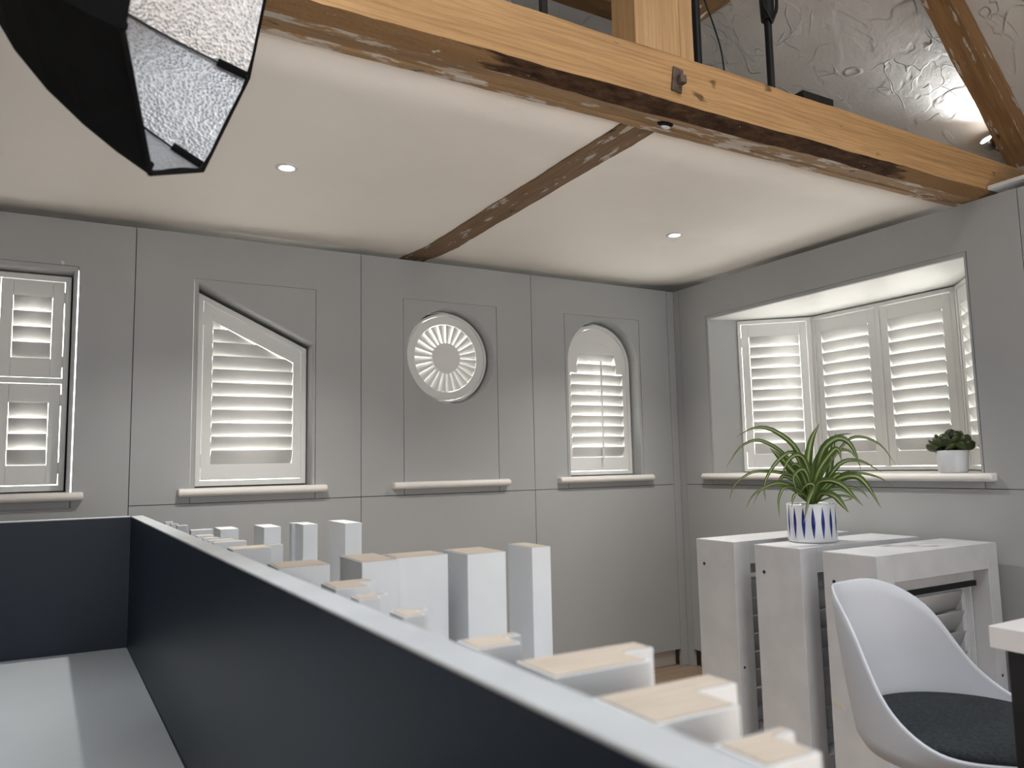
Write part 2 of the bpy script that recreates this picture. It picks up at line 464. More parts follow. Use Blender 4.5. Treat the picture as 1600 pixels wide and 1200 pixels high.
# ---- the wall behind: a masonry wall and, proud of it, painted panels with open joints
wb = struct(box('wall_back', -2.9, 4.3, 4.22, 4.36, 0.0, 4.6, 'void'))
G = 0.0017          # half a joint
def wpanel(parent, outer, holes=(), y0=0.0, t=0.02, r=0.0, name='wall_panel', mat='panel'):
    bm = bmesh.new(); holed_plate(bm, outer, holes, y0, y0 + t, r)
    return finish(name, bm, mat, parent)
def wrap_back(o): o.location = (0, YB, 0); return o
def rect_c(x0, x1, z0, z1, g=G): return rect(x0 + g, x1 - g, z0 + g, z1 - g)
bays = [(0.22, 1.287, 0.472, 1.05), (1.287, 2.33, 1.523, 2.095), (2.33, 3.378, 2.562, 3.137)]
for (a, b_, i0, i1) in bays:
    # upper panel with the window insert let into it down to the joint, lower panel below
    up = [(a + G, ZJ + G), (i0 - G, ZJ + G), (i0 - G, 2.191), (i1 + G, 2.191), (i1 + G, ZJ + G), (b_ - G, ZJ + G), (b_ - G, ZT), (a + G, ZT)]
    wrap_back(wpanel(wb, up))
    wrap_back(wpanel(wb, rect_c(a, b_, 0.104, ZJ)))
wrap_back(wpanel(wb, rect_c(-0.84, 0.22, 0.104, ZT), [rect(-0.58, -0.004 + G, 1.135, 2.195)]))
wrap_back(wpanel(wb, rect_c(-1.90, -0.84, 0.104, ZT)))
wrap_back(wpanel(wb, rect_c(-2.80, -1.90, 0.104, ZT)))
wrap_back(wpanel(wb, rect_c(3.378, 3.437, 0.0, ZT), name='corner_post'))
# dark backing strips close behind the joints keep the light boxes from showing through
for xx in (0.22, 1.287, 2.33, 3.378):
    o = box('joint_backing', xx - 0.03, xx + 0.03, YB + 0.021, YB + 0.030, 0.1, ZT, 'void', wb)
o = box('joint_backing', 0.25, 3.35, YB + 0.021, YB + 0.030, ZJ - 0.055, ZJ - 0.0005, 'void', wb)

struct(box('baseboard_back', -2.8, 3.376, YB + 0.05, YB + 0.068, 0.0, 0.108, 'sill', None, 0.002))
struct(box('baseboard_right', XR + 0.05, XR + 0.068, -3.0, 3.774, 0.0, 0.108, 'sill', None, 0.002))

# ---- the wall on the right (local x runs towards the camera, y into the wall)
wr = struct(box('wall_right', 4.12, 4.28, -3.3, 4.36, 0.0, 2.75, 'void'))
def wrap_right(o): o.rotation_euler = (0, 0, -math.pi / 2); o.location = (XR, 0, 0); return o
def ry(*ys): return [-y for y in ys]
up = [(-3.777 + G, ZJ + G), (-3.54 - G, ZJ + G), (-3.54 - G, 2.189), (-1.904 + G, 2.189), (-1.904 + G, ZJ + G), (-1.672 - G, ZJ + G), (-1.672 - G, ZT), (-3.777 + G, ZT)]
wrap_right(wpanel(wr, up))
wrap_right(wpanel(wr, rect_c(-3.777, -1.672, 0.104, ZJ)))
wrap_right(wpanel(wr, rect_c(-3.833, -3.777, 0.0, ZT), name='corner_post'))
for k in range(4):
    a = -1.672 + k * 1.15
    wrap_right(wpanel(wr, rect_c(a, a + 1.15, ZJ, ZT)))
    wrap_right(wpanel(wr, rect_c(a, a + 1.15, 0.104, ZJ)))
for yy in (3.777, 1.672):
    box('joint_backing', XR + 0.021, XR + 0.030, yy - 0.03, yy + 0.03, 0.1, ZT, 'void', wr)
box('joint_backing', XR + 0.021, XR + 0.030, 1.70, 3.74, ZJ - 0.055, ZJ - 0.0005, 'void', wr)
struct(box('trim_1', XR - 0.012, 4.11, -3.0, 1.783, 2.430, 2.447, 'white', None, 0.002))

# ---- unseen sides of the room
struct(box('wall_left', -2.95, -2.81, -3.3, 4.36, 0.0, 4.6, 'trowel'))
struct(box('wall_front', -2.95, 4.3, -3.36, -3.2, 0.0, 4.6, 'trowel'))

# ---- low flat ceiling (behind the tie beam) and the plastered roof slope above
def lift(x, y):
    a = max(0.0, (y - 3.50) / 0.33); b_ = max(0.0, (x - 3.10) / 0.335)
    return 0.019 * min(a, 1.2) ** 2 + 0.019 * min(b_, 1.2) ** 2
bm = bmesh.new()
gx = [-2.81 + 5.91 * i / 12 for i in range(13)] + [3.10 + 1.01 * i / 24 for i in range(1, 25)]
gy = [1.925 + 1.575 * i / 6 for i in range(7)] + [3.50 + 0.71 * i / 18 for i in range(1, 19)]
gv = [[bm.verts.new((x, y, ZC + lift(x, y))) for x in gx] for y in gy]
gt = [[bm.verts.new((x, y, ZC + 0.11)) for x in gx] for y in gy]
for j in range(len(gy) - 1):
    for i in range(len(gx) - 1):
        bm.faces.new((gv[j][i], gv[j][i + 1], gv[j + 1][i + 1], gv[j + 1][i]))
        bm.faces.new((gt[j][i], gt[j + 1][i], gt[j + 1][i + 1], gt[j][i + 1]))
for j in range(len(gy) - 1):
    for i in (0, -1):
        bm.faces.new((gv[j][i], gv[j + 1][i], gt[j + 1][i], gt[j][i]))
for i in range(len(gx) - 1):
    for j in (0, -1):
        bm.faces.new((gv[j][i], gv[j][i + 1], gt[j][i + 1], gt[j][i]))
struct(finish('ceiling', bm, 'ceiling', None, False))
for p in bpy.data.objects['ceiling'].data.polygons: p.use_smooth = p.normal.z < -0.8
def slope_x(z): return (4.722 - 0.672 * z) / 0.740
bm = bmesh.new()
loft(bm, [[(slope_x(2.45), y, 2.45), (slope_x(4.5), y, 4.5), (slope_x(4.5) + 0.06, y, 4.56), (slope_x(2.45) + 0.09, y, 2.47)] for y in (-3.2, 4.22)], cap0=True, cap1=True)
struct(finish('ceiling_slope', bm, 'trowel'))
struct(box('ceiling_upper', -2.81, 1.80, -3.2, 4.22, 4.5, 4.56, 'trowel'))
struct(box('wall_gable', -2.81, 4.11, 4.16, 4.215, 2.535, 4.5, 'trowel'))

# ================================================================== TIMBERS
def timber(name, x0, x1, prof, mats, midx, n=90, amp=0.004, seed=0.0, parent=None, wob=None):
    """prof: list of (y, z); midx: material index for the side that starts at each profile point"""
    bm = bmesh.new(); rings = []
    for i in range(n + 1):
        x = x0 + (x1 - x0) * i / n
        r = []
        for j, (y, z) in enumerate(prof):
            k = amp * (1.4 if midx[j] == 1 or midx[j - 1] == 1 else 1.0)
            dy = noise.noise(Vector((x * 3.1, j * 7.3 + seed, 1.7))) * k + noise.noise(Vector((x * 17, j * 5.1 + seed, 9.7))) * k * 0.4
            dz = noise.noise(Vector((x * 2.7, j * 3.3 + seed, 5.2))) * k + noise.noise(Vector((x * 15, j * 2.9 + seed, 3.1))) * k * 0.5
            if wob: dz += wob(x, j)
            r.append((x, y + dy, z + dz))
        rings.append(r)
    vr = [[bm.verts.new(p) for p in r] for r in rings]
    m_ = len(prof)
    for a, b_ in zip(vr[:-1], vr[1:]):
        for j in range(m_):
            f = bm.faces.new((a[j], a[(j + 1) % m_], b_[(j + 1) % m_], b_[j])); f.material_index = midx[j]
    bm.faces.new(vr[0]); bm.faces.new(vr[-1][::-1])
    return finish(name, bm, None, parent, mats=mats)
tb = thing('tie_beam', 'big honey-coloured old oak tie beam running across the top of the room', 'beam', (0, 0, 0))
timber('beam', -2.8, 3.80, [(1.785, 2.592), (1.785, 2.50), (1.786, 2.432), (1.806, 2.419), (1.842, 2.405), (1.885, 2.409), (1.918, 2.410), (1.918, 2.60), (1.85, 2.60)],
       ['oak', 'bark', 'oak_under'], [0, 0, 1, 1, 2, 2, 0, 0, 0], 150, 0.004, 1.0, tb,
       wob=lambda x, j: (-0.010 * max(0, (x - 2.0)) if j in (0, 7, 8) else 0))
timber('batten', -2.8, 3.60, [(1.9185, 2.405), (1.945, 2.405), (1.945, 2.417), (1.9185, 2.417)], ['oak_under'], [0, 0, 0, 0], 120, 0.003, 4.0, tb)
# black patch in place of the shaded hole under the beam, with old mortar
bm = bmesh.new()
for k in range(2):
    loft(bm, [[(1.69 + 0.034 * math.cos(a * math.pi / 4) * s, 1.885 + 0.018 * math.sin(a * math.pi / 4) * s, 2.4085 - 0.001 * k - d) for a in range(8)] for s, d in ((1.0, 0), (0.8, 0.004))], cap0=True, cap1=True)
finish('mortise_shade', bm, 'blackfab', tb)
bm = bmesh.new(); bmesh.ops.create_icosphere(bm, subdivisions=2, radius=0.015, matrix=Matrix.Translation((1.698, 1.895, 2.405)) @ Matrix.Diagonal((1.4, 0.7, 0.6, 1)))
finish('mortar', bm, 'white', tb, True)

tj = thing('ceiling_joist', 'narrow dark oak joist set flush in the white ceiling', 'beam', (0, 0, 0))
bm = bmesh.new(); rings = []
for i in range(61):
    y = 1.946 + (3.99 - 1.946) * i / 60
    xa = 1.566 - 0.012 * (y - 1.95) / 1.9 + 0.007 * noise.noise(Vector((y * 5, 1, 2))) + 0.003 * noise.noise(Vector((y * 30, 1, 2)))
    xb = 1.706 - 0.006 * (y - 1.95) / 1.9 + 0.007 * noise.noise(Vector((y * 5, 8, 2))) + 0.003 * noise.noise(Vector((y * 30, 4, 2)))
    zt_ = ZC + lift(1.6, y) - 0.0002
    zb = zt_ - 0.006 + 0.0015 * noise.noise(Vector((y * 8, 3, 3)))
    rings.append([(xa, y, zt_), (xa, y, zb), ((xa + xb) / 2, y, zb - 0.001), (xb, y, zb), (xb, y, zt_)])
loft(bm, rings, cap0=True, cap1=True)
finish('joist', bm, 'oak_joist', tj)

qp = thing('roof_post', 'upright pale oak post rising from the tie beam', 'post', (1.615, 1.84, 2.60))
bm = bmesh.new()
n = 40; rings = []
for i in range(n + 1):
    z = -0.008 + 1.9 * i / n
    q = 0.0025
    rings.append([(x + q * noise.noise(Vector((z * 5, j, 1))), y + q * noise.noise(Vector((z * 5, j, 7))), z) for j, (x, y) in enumerate([(-0.122, -0.055), (0.062, -0.055), (0.064, -0.052), (0.066, -0.055), (0.122, -0.055), (0.122, 0.06), (-0.122, 0.06)])])
loft(bm, rings, cap0=True, cap1=True)
finish('post', bm, 'oak_v', qp)

def bar(name, p0, p1, wy, wn, mat, label, nrm=None, seed=0.0):
    """a timber between two points: wy across y, wn across the in-plane normal"""
    p0, p1 = Vector(p0), Vector(p1); d = (p1 - p0); L = d.length; d.normalize()
    yv = Vector((0, 1, 0)); nv = d.cross(yv).normalized()
    root = thing(name, label, 'beam', p0)
    root.rotation_euler = Matrix((d, yv, nv)).transposed().to_euler()
    bm = bmesh.new(); rings = []
    for i in range(61):
        x = L * i / 60
        pr = [(0, 0), (wy, 0), (wy, wn * 0.5), (wy, wn), (0, wn)]
        rings.append([(x, y + 0.004 * noise.noise(Vector((x * 4, j + seed, 2))) + 0.002 * noise.noise(Vector((x * 19, j + seed, 2))), z + 0.004 * noise.noise(Vector((x * 4, j + seed, 6))) + 0.002 * noise.noise(Vector((x * 19, j + seed, 8)))) for j, (y, z) in enumerate(pr)])
    loft(bm, rings, cap0=True, cap1=True)
    finish('timber', bm, mat, root)
    return root
# principal rafter: front lower arris passes (3.267, 3.263) and (3.76, 2.719) in the truss plane
u = Vector((-0.672, 0, 0.740))
up_ = Vector((0.740, 0, 0.672)) * 0.1095
p0 = Vector((3.76, 1.785, 2.719)) + u * -0.12 + up_
p1 = Vector((3.76, 1.785, 2.719)) + u * 2.2 + up_
bar('roof_rafter', p0, p1, 0.107, 0.110, 'rafter', 'thick brown oak rafter slanting down to the right end of the tie beam', seed=3)
bar('roof_collar', (0.2, 2.78, 3.49), (2.42, 2.78, 3.49), 0.12, 0.16, 'oak_dark', 'dark level roof timber glimpsed behind the oak post', seed=5)
bar('roof_brace', (2.38, 2.78, 3.243), (3.0, 2.78, 3.745), 0.12, 0.16, 'oak_dark', 'dark slanting brace glimpsed just right of the oak post', seed=8)

# ================================================================== WINDOWS AND SHUTTERS
YS = YB + 0.088          # face of the shutter frames in the back wall
def louvre_mesh(bm, x0, x1, zc, yc, width, thick, tilt, topcut=None, seg=10):
    """elliptical slat; tilt measured from horizontal, room-side edge up"""
    ca, sa = math.cos(tilt), math.sin(tilt)
    ring0, ring1 = [], []
    for k in range(seg * 2):
        a = math.pi * k / seg
        u_ = math.cos(a) * width / 2; t_ = math.sin(a) * thick / 2
        y = -u_ * ca + t_ * sa
        z = u_ * sa + t_ * ca
        xr = x1
        if topcut: xr = min(x1, max(x0 + 0.004, topcut(zc + z)))
        ring0.append((x0, yc + y, zc + z)); ring1.append((xr, yc + y, zc + z))
    loft(bm, [ring0, ring1], cap0=True, cap1=True)
def hinge(parent, x, z, y, h=0.05):
    bm = bmesh.new()
    tube(bm, [(x, y - 0.003, z - h / 2), (x, y - 0.003, z + h / 2)], 0.004, 8)
    bx(bm, x - 0.008, x + 0.008, y - 0.0015, y, z - h / 2, z + h / 2)
    return finish('hinge', bm, 'shutter', parent)
def louvre_panel(parent, x0, x1, z0, z1, lx0, lx1, lz0, lz1, y, n, tilt=66, thick=0.027, width=None, pitch=None, mat='shutter', skip_joints=False):
    """hinged panel with stiles, rails and n slats; coordinates in the parent's own space"""
    pn = bpy.data.objects.new('shutter_panel', None)
    bm = bmesh.new()
    bv = 0.0012
    bx(bm, x0, lx0, y, y + thick, z0, z1, bv)
    bx(bm, lx1, x1, y, y + thick, z0, z1, bv)
    bx(bm, lx0 + 0.0006, lx1 - 0.0006, y + 0.0005, y + thick, z0, lz0, bv)
    bx(bm, lx0 + 0.0006, lx1 - 0.0006, y + 0.0005, y + thick, lz1, z1, bv)
    bpy.data.objects.remove(pn)
    po = finish('shutter_panel', bm, mat, parent)
    pitch = pitch or (lz1 - lz0) / n
    width = width or pitch * 1.13
    me = None
    for k in range(n):
        zc = lz0 + pitch * (k + 0.5)
        if me is None:
            bm = bmesh.new(); louvre_mesh(bm, lx0 + 0.0022, lx1 - 0.0022, 0, y + thick * 0.5, width, 0.0095, math.radians(tilt))
            o = finish('louvre', bm, mat, po, True); me = o.data
        else:
            o = bpy.data.objects.new('louvre', me); COL.objects.link(o); o.parent = po
        o.location = (0, 0, zc)
    return po

def flange(o, poly, ya, yb, ow=0.03):
    """dark stop added to keep pane light out of the gap round a shutter frame, then a white lining back to the pane"""
    out = offset_poly(poly, ow); inn = offset_poly(poly, -0.014)
    bm = bmesh.new(); ring_frame(bm, out, inn, ya, ya + 0.003); finish('stop', bm, 'void', o)  # near-black ring added so the gap reads as shade
    bm = bmesh.new(); ring_frame(bm, out, inn, ya + 0.0031, yb); finish('stop_lining', bm, 'shutter', o)
def window_box(n, x0, x1, z0, z1, ya, yb, pane=None):
    """lined light box behind an opening, closed by an added glowing pane"""
    o = struct_empty('window_%d' % n)
    bm = bmesh.new()
    ring_frame(bm, rect(x0 - 0.012, x1 + 0.012, z0 - 0.012, z1 + 0.012), rect(x0, x1, z0, z1), ya, yb)
    finish('lining', bm, 'shutter', o)
    bm = bmesh.new(); bx(bm, x0, x1, yb - 0.006, yb - 0.002, z0, z1)
    finish('pane', bm, 'pane', o)
    return o
def insert(parent, outer, hole, depth=0.1, r=0.006):
    return wrap_back(wpanel(parent, outer, [hole], 0.0, depth, r, name='window_surround'))
def sill(name, x0, x1, label, loc, rz=0.0, depth=0.045, back=0.085, zt=1.204, th=0.037):
    """bullnose sill; local y=0 is the wall face"""
    t = thing(name, label, 'sill', loc, rz)
    r = th / 2; prof = [(back, zt), (back, zt - th)]
    for k in range(9):
        a = -math.pi / 2 - math.pi * k / 8
        prof.append((-depth + r + r * math.cos(a), zt - r + r * math.sin(a)))
    bm = bmesh.new()
    xs = [(x0, 0.006), (x0 + 0.002, 0.003), (x0 + 0.006, 0.0), (x1 - 0.006, 0.0), (x1 - 0.002, 0.003), (x1, 0.006)]
    zc = zt - r
    rings = []
    for x, ins in xs:
        rings.append([(x, y + (ins if y < 0 else 0), zc + (z - zc) * (1 - ins / r)) for y, z in prof])
    loft(bm, rings, cap0=True, cap1=True)
    finish('board', bm, 'sill', t)
    # part of the board behind the wall face lies within the opening only
    return t

# ---- window 1: stacked pairs of panels (left edge of the photo)
insert(wb, rect(-0.58 + G, -0.004 - G - 0.0015, 1.135 + G, 2.195 - G), rect(-0.56, -0.024, 1.2045, 2.170), 0.018, 0.006)
bm = bmesh.new(); ring_frame(bm, rect(-0.572, -0.012, 1.1925, 2.182), rect(-0.56, -0.024, 1.2045, 2.170), YB + 0.018, YB + 0.17)
finish('reveal', bm, 'panel', wb)
w1 = window_box(1, -0.64, 0.03, 1.192, 2.185, YB + 0.035, YB + 0.27)
flange(w1, rect(-0.555, -0.031, 1.209, 2.163), YS + 0.0455, YS + 0.075, 0.012)
s1 = thing('window_shutter', 'tall shutter with four small louvred panels at the left edge of the photo', 'shutter', (0, YS, 0))
bm = bmesh.new(); ring_frame(bm, rect(-0.555, -0.031, 1.209, 2.163), rect(-0.529, -0.054, 1.2345, 2.1385), 0.0, 0.045, 0.002)
finish('frame', bm, 'shutter', s1)
for (xa, xb, la, lb, hx) in ((-0.2945, -0.0575, -0.250, -0.101, -0.0557), (-0.5255, -0.2985, -0.478, -0.338, -0.5273)):
    for (za, zb, lza, lzb) in ((1.7065, 2.135, 1.790, 2.065), (1.238, 1.6760, 1.322, 1.594)):
        p = louvre_panel(s1, xa, xb, za, zb, la, lb, lza, lzb, 0.004, 4, tilt=62)
        hinge(p, hx, za + 0.07, 0.004); hinge(p, hx, zb - 0.07, 0.004)
bm = bmesh.new(); bx(bm, -0.529, -0.054, 0.0, 0.04, 1.6795, 1.7030, 0.001)
finish('mid_rail', bm, 'shutter', s1)
sill('window_sill', -0.64, 0.044, 'white rounded sill under the small-panelled shutter at the left edge', (0, YB, 0), back=0.0)
bm = bmesh.new(); lathe(bm, [(0.003, 0), (0.003, 0.006), (0.008, 0.008), (0.009, 0.012), (0.006, 0.016), (0.0001, 0.017)], 14)
o = finish('wall_knob', bm, 'white', None, True); o.location = (-0.068, YB + 0.001, 2.203); o.rotation_euler = (math.pi / 2, 0, 0)
tag(o, 'tiny white round knob above the left-hand shutter', 'knob')

# ---- window 2: raked top
SL = -0.476
def rake(x0, x1, z0, zl): return [(x0, z0), (x1, z0), (x1, zl + SL * (x1 - x0)), (x0, zl)]
op2 = rake(0.494, 1.032, 1.2045, 2.166)
insert(wb, rect(0.472 + G, 1.05 - G, ZJ + G, 2.191 - G), op2, 0.135, 0.010)
w2 = window_box(2, 0.44, 1.09, 1.16, 2.22, YB + 0.1365, YB + 0.25)
flange(w2, rake(0.500, 1.026, 1.210, 2.146), YB + 0.1355, YB + 0.17)
s2 = thing('window_shutter', 'louvred shutter with a slanting top edge in the grey wall', 'shutter', (0, YS, 0))
fo = rake(0.500, 1.026, 1.210, 2.146); fi = offset_poly(fo, -0.026)
bm = bmesh.new(); ring_frame(bm, fo, fi, 0.0, 0.045, 0.002)
finish('frame', bm, 'shutter', s2)
po = offset_poly(fo, -0.0290)
hx0, hx1, hz0 = 0.571, 0.961, 1.314
hole = [(hx0, hz0), (hx1, hz0), (hx1, 1.822), (hx0, 1.822 - SL * (hx1 - hx0))]
bm = bmesh.new(); holed_plate(bm, po, [hole], 0.004, 0.031)
p2 = finish('shutter_panel', bm, 'shutter', s2)
for k in range(11):
    zc = hz0 + 0.0655 * (k + 0.5)
    bm = bmesh.new()
    louvre_mesh(bm, hx0 + 0.0022, hx1 - 0.0022, zc, 0.0175, 0.0745, 0.0095, math.radians(66), topcut=lambda z: hx0 + (hole[3][1] - 0.004 - z) / -SL)
    finish('louvre', bm, 'shutter', p2, True)
hinge(p2, po[0][0] - 0.0015, 1.33, 0.004, 0.06); hinge(p2, po[0][0] - 0.0015, 2.02, 0.004, 0.06)
sill('window_sill', 0.419, 1.105, 'white rounded sill under the slanted-top shutter', (0, YB, 0), back=0.0)

# ---- window 3: round
cx3, cz3 = 1.811, 1.888
insert(wb, rect(1.523 + G, 2.095 - G, ZJ + G, 2.191 - G), circ(1.809, 1.890, 0.264), 0.135, 0.004)
w3 = window_box(3, 1.50, 2.12, 1.58, 2.20, YB + 0.1365, YB + 0.25)
flange(w3, circ(cx3, cz3, 0.254), YB + 0.1355, YB + 0.17)
s3 = thing('round_shutter', 'round shutter with radiating slats like a sunburst', 'shutter', (0, YS - 0.012, 0))
bm = bmesh.new(); ring_frame(bm, circ(cx3, cz3, 0.254), circ(cx3, cz3, 0.240), 0.0, 0.045, 0.003)
finish('frame', bm, 'shutter', s3)
bm = bmesh.new(); ring_frame(bm, circ(cx3, cz3, 0.2375), circ(cx3, cz3, 0.192), 0.004, 0.030, 0.001)
pr = finish('ring_panel', bm, 'shutter', s3)
bm = bmesh.new(); loft(bm, [xz(circ(cx3, cz3, r, 48), y) for r, y in ((0.086, 0.034), (0.086, 0.002), (0.084, 0.0))], cap0=True, cap1=True)
finish('hub', bm, 'shutter', s3)
for k in range(24):
    a0 = math.radians(15 * k + 5); bm = bmesh.new()
    rr = (0.0865, 0.1905); rows = []
    for r in rr:
        dl = math.radians(7.5) * 1.2
        row = []
        for (t, yy) in ((-1, 0.0225), (-0.5, 0.0155), (0.2, 0.007), (1, 0.0), (1, 0.0030), (0.2, 0.0115), (-0.5, 0.0205), (-1, 0.0255)):
            a = a0 + t * dl
            row.append((cx3 + r * math.cos(a), 0.006 + yy * (r / 0.19) ** 0.5, cz3 + r * math.sin(a)))
        rows.append(row)
    loft(bm, rows, cap0=True, cap1=True)
    finish('louvre', bm, 'shutter', pr)
sill('window_sill', 1.454, 2.150, 'white rounded sill below the round sunburst shutter', (0, YB, 0), back=0.0)

# ---- window 4: arched
insert(wb, rect(2.562 + G, 3.137 - G, ZJ + G, 2.191 - G), arch(2.583, 3.117, 1.2045, 1.899), 0.135, 0.004)
w4 = window_box(4, 2.53, 3.17, 1.16, 2.21, YB + 0.1365, YB + 0.25)
flange(w4, arch(2.592, 3.108, 1.210, 1.894), YB + 0.1355, YB + 0.17)
s4 = thing('arched_shutter', 'shutter with a rounded arch top and a central tilt rod', 'shutter', (0, YS - 0.01, 0))
fo = arch(2.592, 3.108, 1.210, 1.894); fi = arch(2.615, 3.085, 1.233, 1.894)
bm = bmesh.new(); ring_frame(bm, fo, fi, 0.0, 0.045, 0.002)
finish('frame', bm, 'shutter', s4)
po = arch(2.6175, 3.0825, 1.2355, 1.8945)
hole = [(2.652, 1.318), (3.052, 1.318), (3.052, 1.843), (3.003, 1.843), (3.003, 1.90), (2.996, 1.93), (2.985, 1.965), (2.720, 1.965), (2.709, 1.93), (2.702, 1.90), (2.702, 1.843), (2.652, 1.843)]
bm = bmesh.new(); holed_plate(bm, po, [hole], 0.004, 0.030)
p4 = finish('shutter_panel', bm, 'shutter', s4)
for k in range(10):
    zc = 1.318 + 0.0647 * (k + 0.5)
    x0, x1 = (2.6545, 3.0495) if k < 8 else ((2.7045, 3.0005) if k == 8 else (2.7175, 2.987))
    bm = bmesh.new(); louvre_mesh(bm, x0, x1, zc, 0.017, 0.0735, 0.0095, math.radians(61))
    finish('louvre', bm, 'shutter', p4, True)
bm = bmesh.new(); tube(bm, [(2.867, -0.022, 1.290), (2.867, -0.022, 1.92)], 0.0055, 8)
finish('tilt_rod', bm, 'shutter', p4)
bm = bmesh.new()
pts = [(2.85 + 0.165 * math.cos(a), 0.0035, 1.875 + 0.165 * math.sin(a)) for a in [math.radians(20 + 72 * k / 16) for k in range(17)]]
tube(bm, pts, 0.0022, 6)
finish('arch_bead', bm, 'shutter', p4)
sill('window_sill', 2.487, 3.190, 'white rounded sill under the arched shutter', (0, YB, 0), back=0.0)

# ---- window 5: the bay in the right-hand wall
BZ0, BZ1 = 1.2045, 2.167
o = wrap_right(wpanel(wr, rect(-3.54 + G, -1.904 - G, ZJ + G, 2.189 - G), [rect(-3.521, -1.917, BZ0 - 0.02, BZ1)], 0.0, 0.02, 0.004, name='window_surround'))
P = [(3.456, 3.5225), (3.640, 3.5225), (3.635, 3.480), (3.966, 3.175), (3.966, 2.270), (3.640, 1.955), (3.640, 1.9155), (3.456, 1.9155)]
w5 = struct_empty('window_5')
bm = bmesh.new()   # soffit
pts = [(3.456, 3.5225), (3.63, 3.5225), (4.06, 3.22), (4.06, 2.22), (3.63, 1.9155), (3.456, 1.9155)]
loft(bm, [[(x, y, z) for x, y in pts] for z in (BZ1, BZ1 + 0.012)], cap0=True, cap1=True)
finish('soffit', bm, 'shutter', w5)
for rv_ in ([(3.456, 3.5225), (3.650, 3.4850), (3.70, 3.53), (3.66, 3.60), (3.456, 3.537)], [(3.456, 1.9155), (3.650, 1.9520), (3.70, 1.908), (3.66, 1.84), (3.456, 1.901)]):
    bm = bmesh.new(); loft(bm, [[(x, y, z) for x, y in rv_] for z in (1.17, BZ1 + 0.012)], cap0=True, cap1=True)
    finish('reveal', bm, 'panel', w5)
for (px_, py_) in ((3.970, 3.180), (3.970, 2.269)):
    bm = bmesh.new(); tube(bm, [(px_ + 0.012, py_ + (0.006 if py_ > 3 else -0.006), BZ0 + 0.004), (px_ + 0.012, py_ + (0.006 if py_ > 3 else -0.006), BZ1 - 0.006)], 0.017, 10)
    finish('corner_bead', bm, 'shutter', w5)
def sect(a, b_, label_rz=None): return math.atan2(b_[1] - a[1], b_[0] - a[0])
bayth = thing('bay_shutter', 'white louvred shutters folding round the bay window behind the potted plants', 'shutter', (0, 0, 0))
def bay_section(a, b_, cells):
    L = math.hypot(b_[0] - a[0], b_[1] - a[1])
    rz = math.atan2(b_[1] - a[1], b_[0] - a[0])
    def put(o): o.location = (a[0], a[1], 0); o.rotation_euler = (0, 0, rz); return o
    # frame
    bm = bmesh.new()
    z0, z1 = BZ0 + 0.005, BZ1 - 0.007
    bx(bm, 0.001, L - 0.001, 0, 0.045, z1 - 0.022, z1, 0.0015)
    bx(bm, 0.001, L - 0.001, 0, 0.045, z0, z0 + 0.020, 0.0015)
    edges = [0.0] + [c for cell in cells for c in cell[:2]] + [L]
    bx(bm, 0.001, edges[1] - 0.003, 0, 0.045, z0 + 0.0205, z1 - 0.0225, 0.0015)
    bx(bm, edges[-2] + 0.003, L - 0.001, 0, 0.045, z0 + 0.0205, z1 - 0.0225, 0.0015)
    for i in range(len(cells) - 1):
        bx(bm, cells[i][1] + 0.003, cells[i + 1][0] - 0.003, 0, 0.045, z0 + 0.0205, z1 - 0.0225, 0.0015)
    put(finish('frame', bm, 'shutter', bayth))
    for (xa, xb, la, lb, hx) in cells:
        p = louvre_panel(bayth, xa, xb, 1.2335, 2.1345, la, lb, 1.315, 2.055, 0.004, 11, tilt=64)
        put(p)
        hinge(p, hx, 1.36, 0.004, 0.06); hinge(p, hx, 2.02, 0.004, 0.06)
    bm = bmesh.new(); ring_frame(bm, rect(-0.03, L + 0.03, BZ0 - 0.03, BZ1 - 0.0005), rect(0.012, L - 0.012, BZ0 + 0.019, BZ1 - 0.022), 0.0455, 0.050)
    put(finish('stop', bm, 'void', w5))
    # pane behind this section
    bm = bmesh.new(); bx(bm, -0.03, L + 0.03, 0.105, 0.109, BZ0 - 0.03, BZ1)
    put(finish('pane', bm, 'pane', w5))
bay_section((3.643, 3.478), (3.966, 3.175), [(0.024, 0.413, 0.068, 0.370, 0.022)])
bay_section((3.966, 3.175), (3.966, 2.274), [(0.026, 0.432, 0.064, 0.386, 0.024), (0.466, 0.872, 0.509, 0.826, 0.874)])
bay_section((3.966, 2.274), (3.643, 1.958), [(0.036, 0.425, 0.075, 0.377, 0.427)])
# dark boxing behind the bay
bm = bmesh.new()
pts = [(3.60, 3.60), (3.74, 3.60), (4.10, 3.30), (4.10, 2.15), (3.74, 1.83), (3.60, 1.83)]
vr = loft(bm, [[(x, y, z) for x, y in pts] for z in (1.13, 2.20)], loop=False)
finish('bay_boxing', bm, 'void', w5)
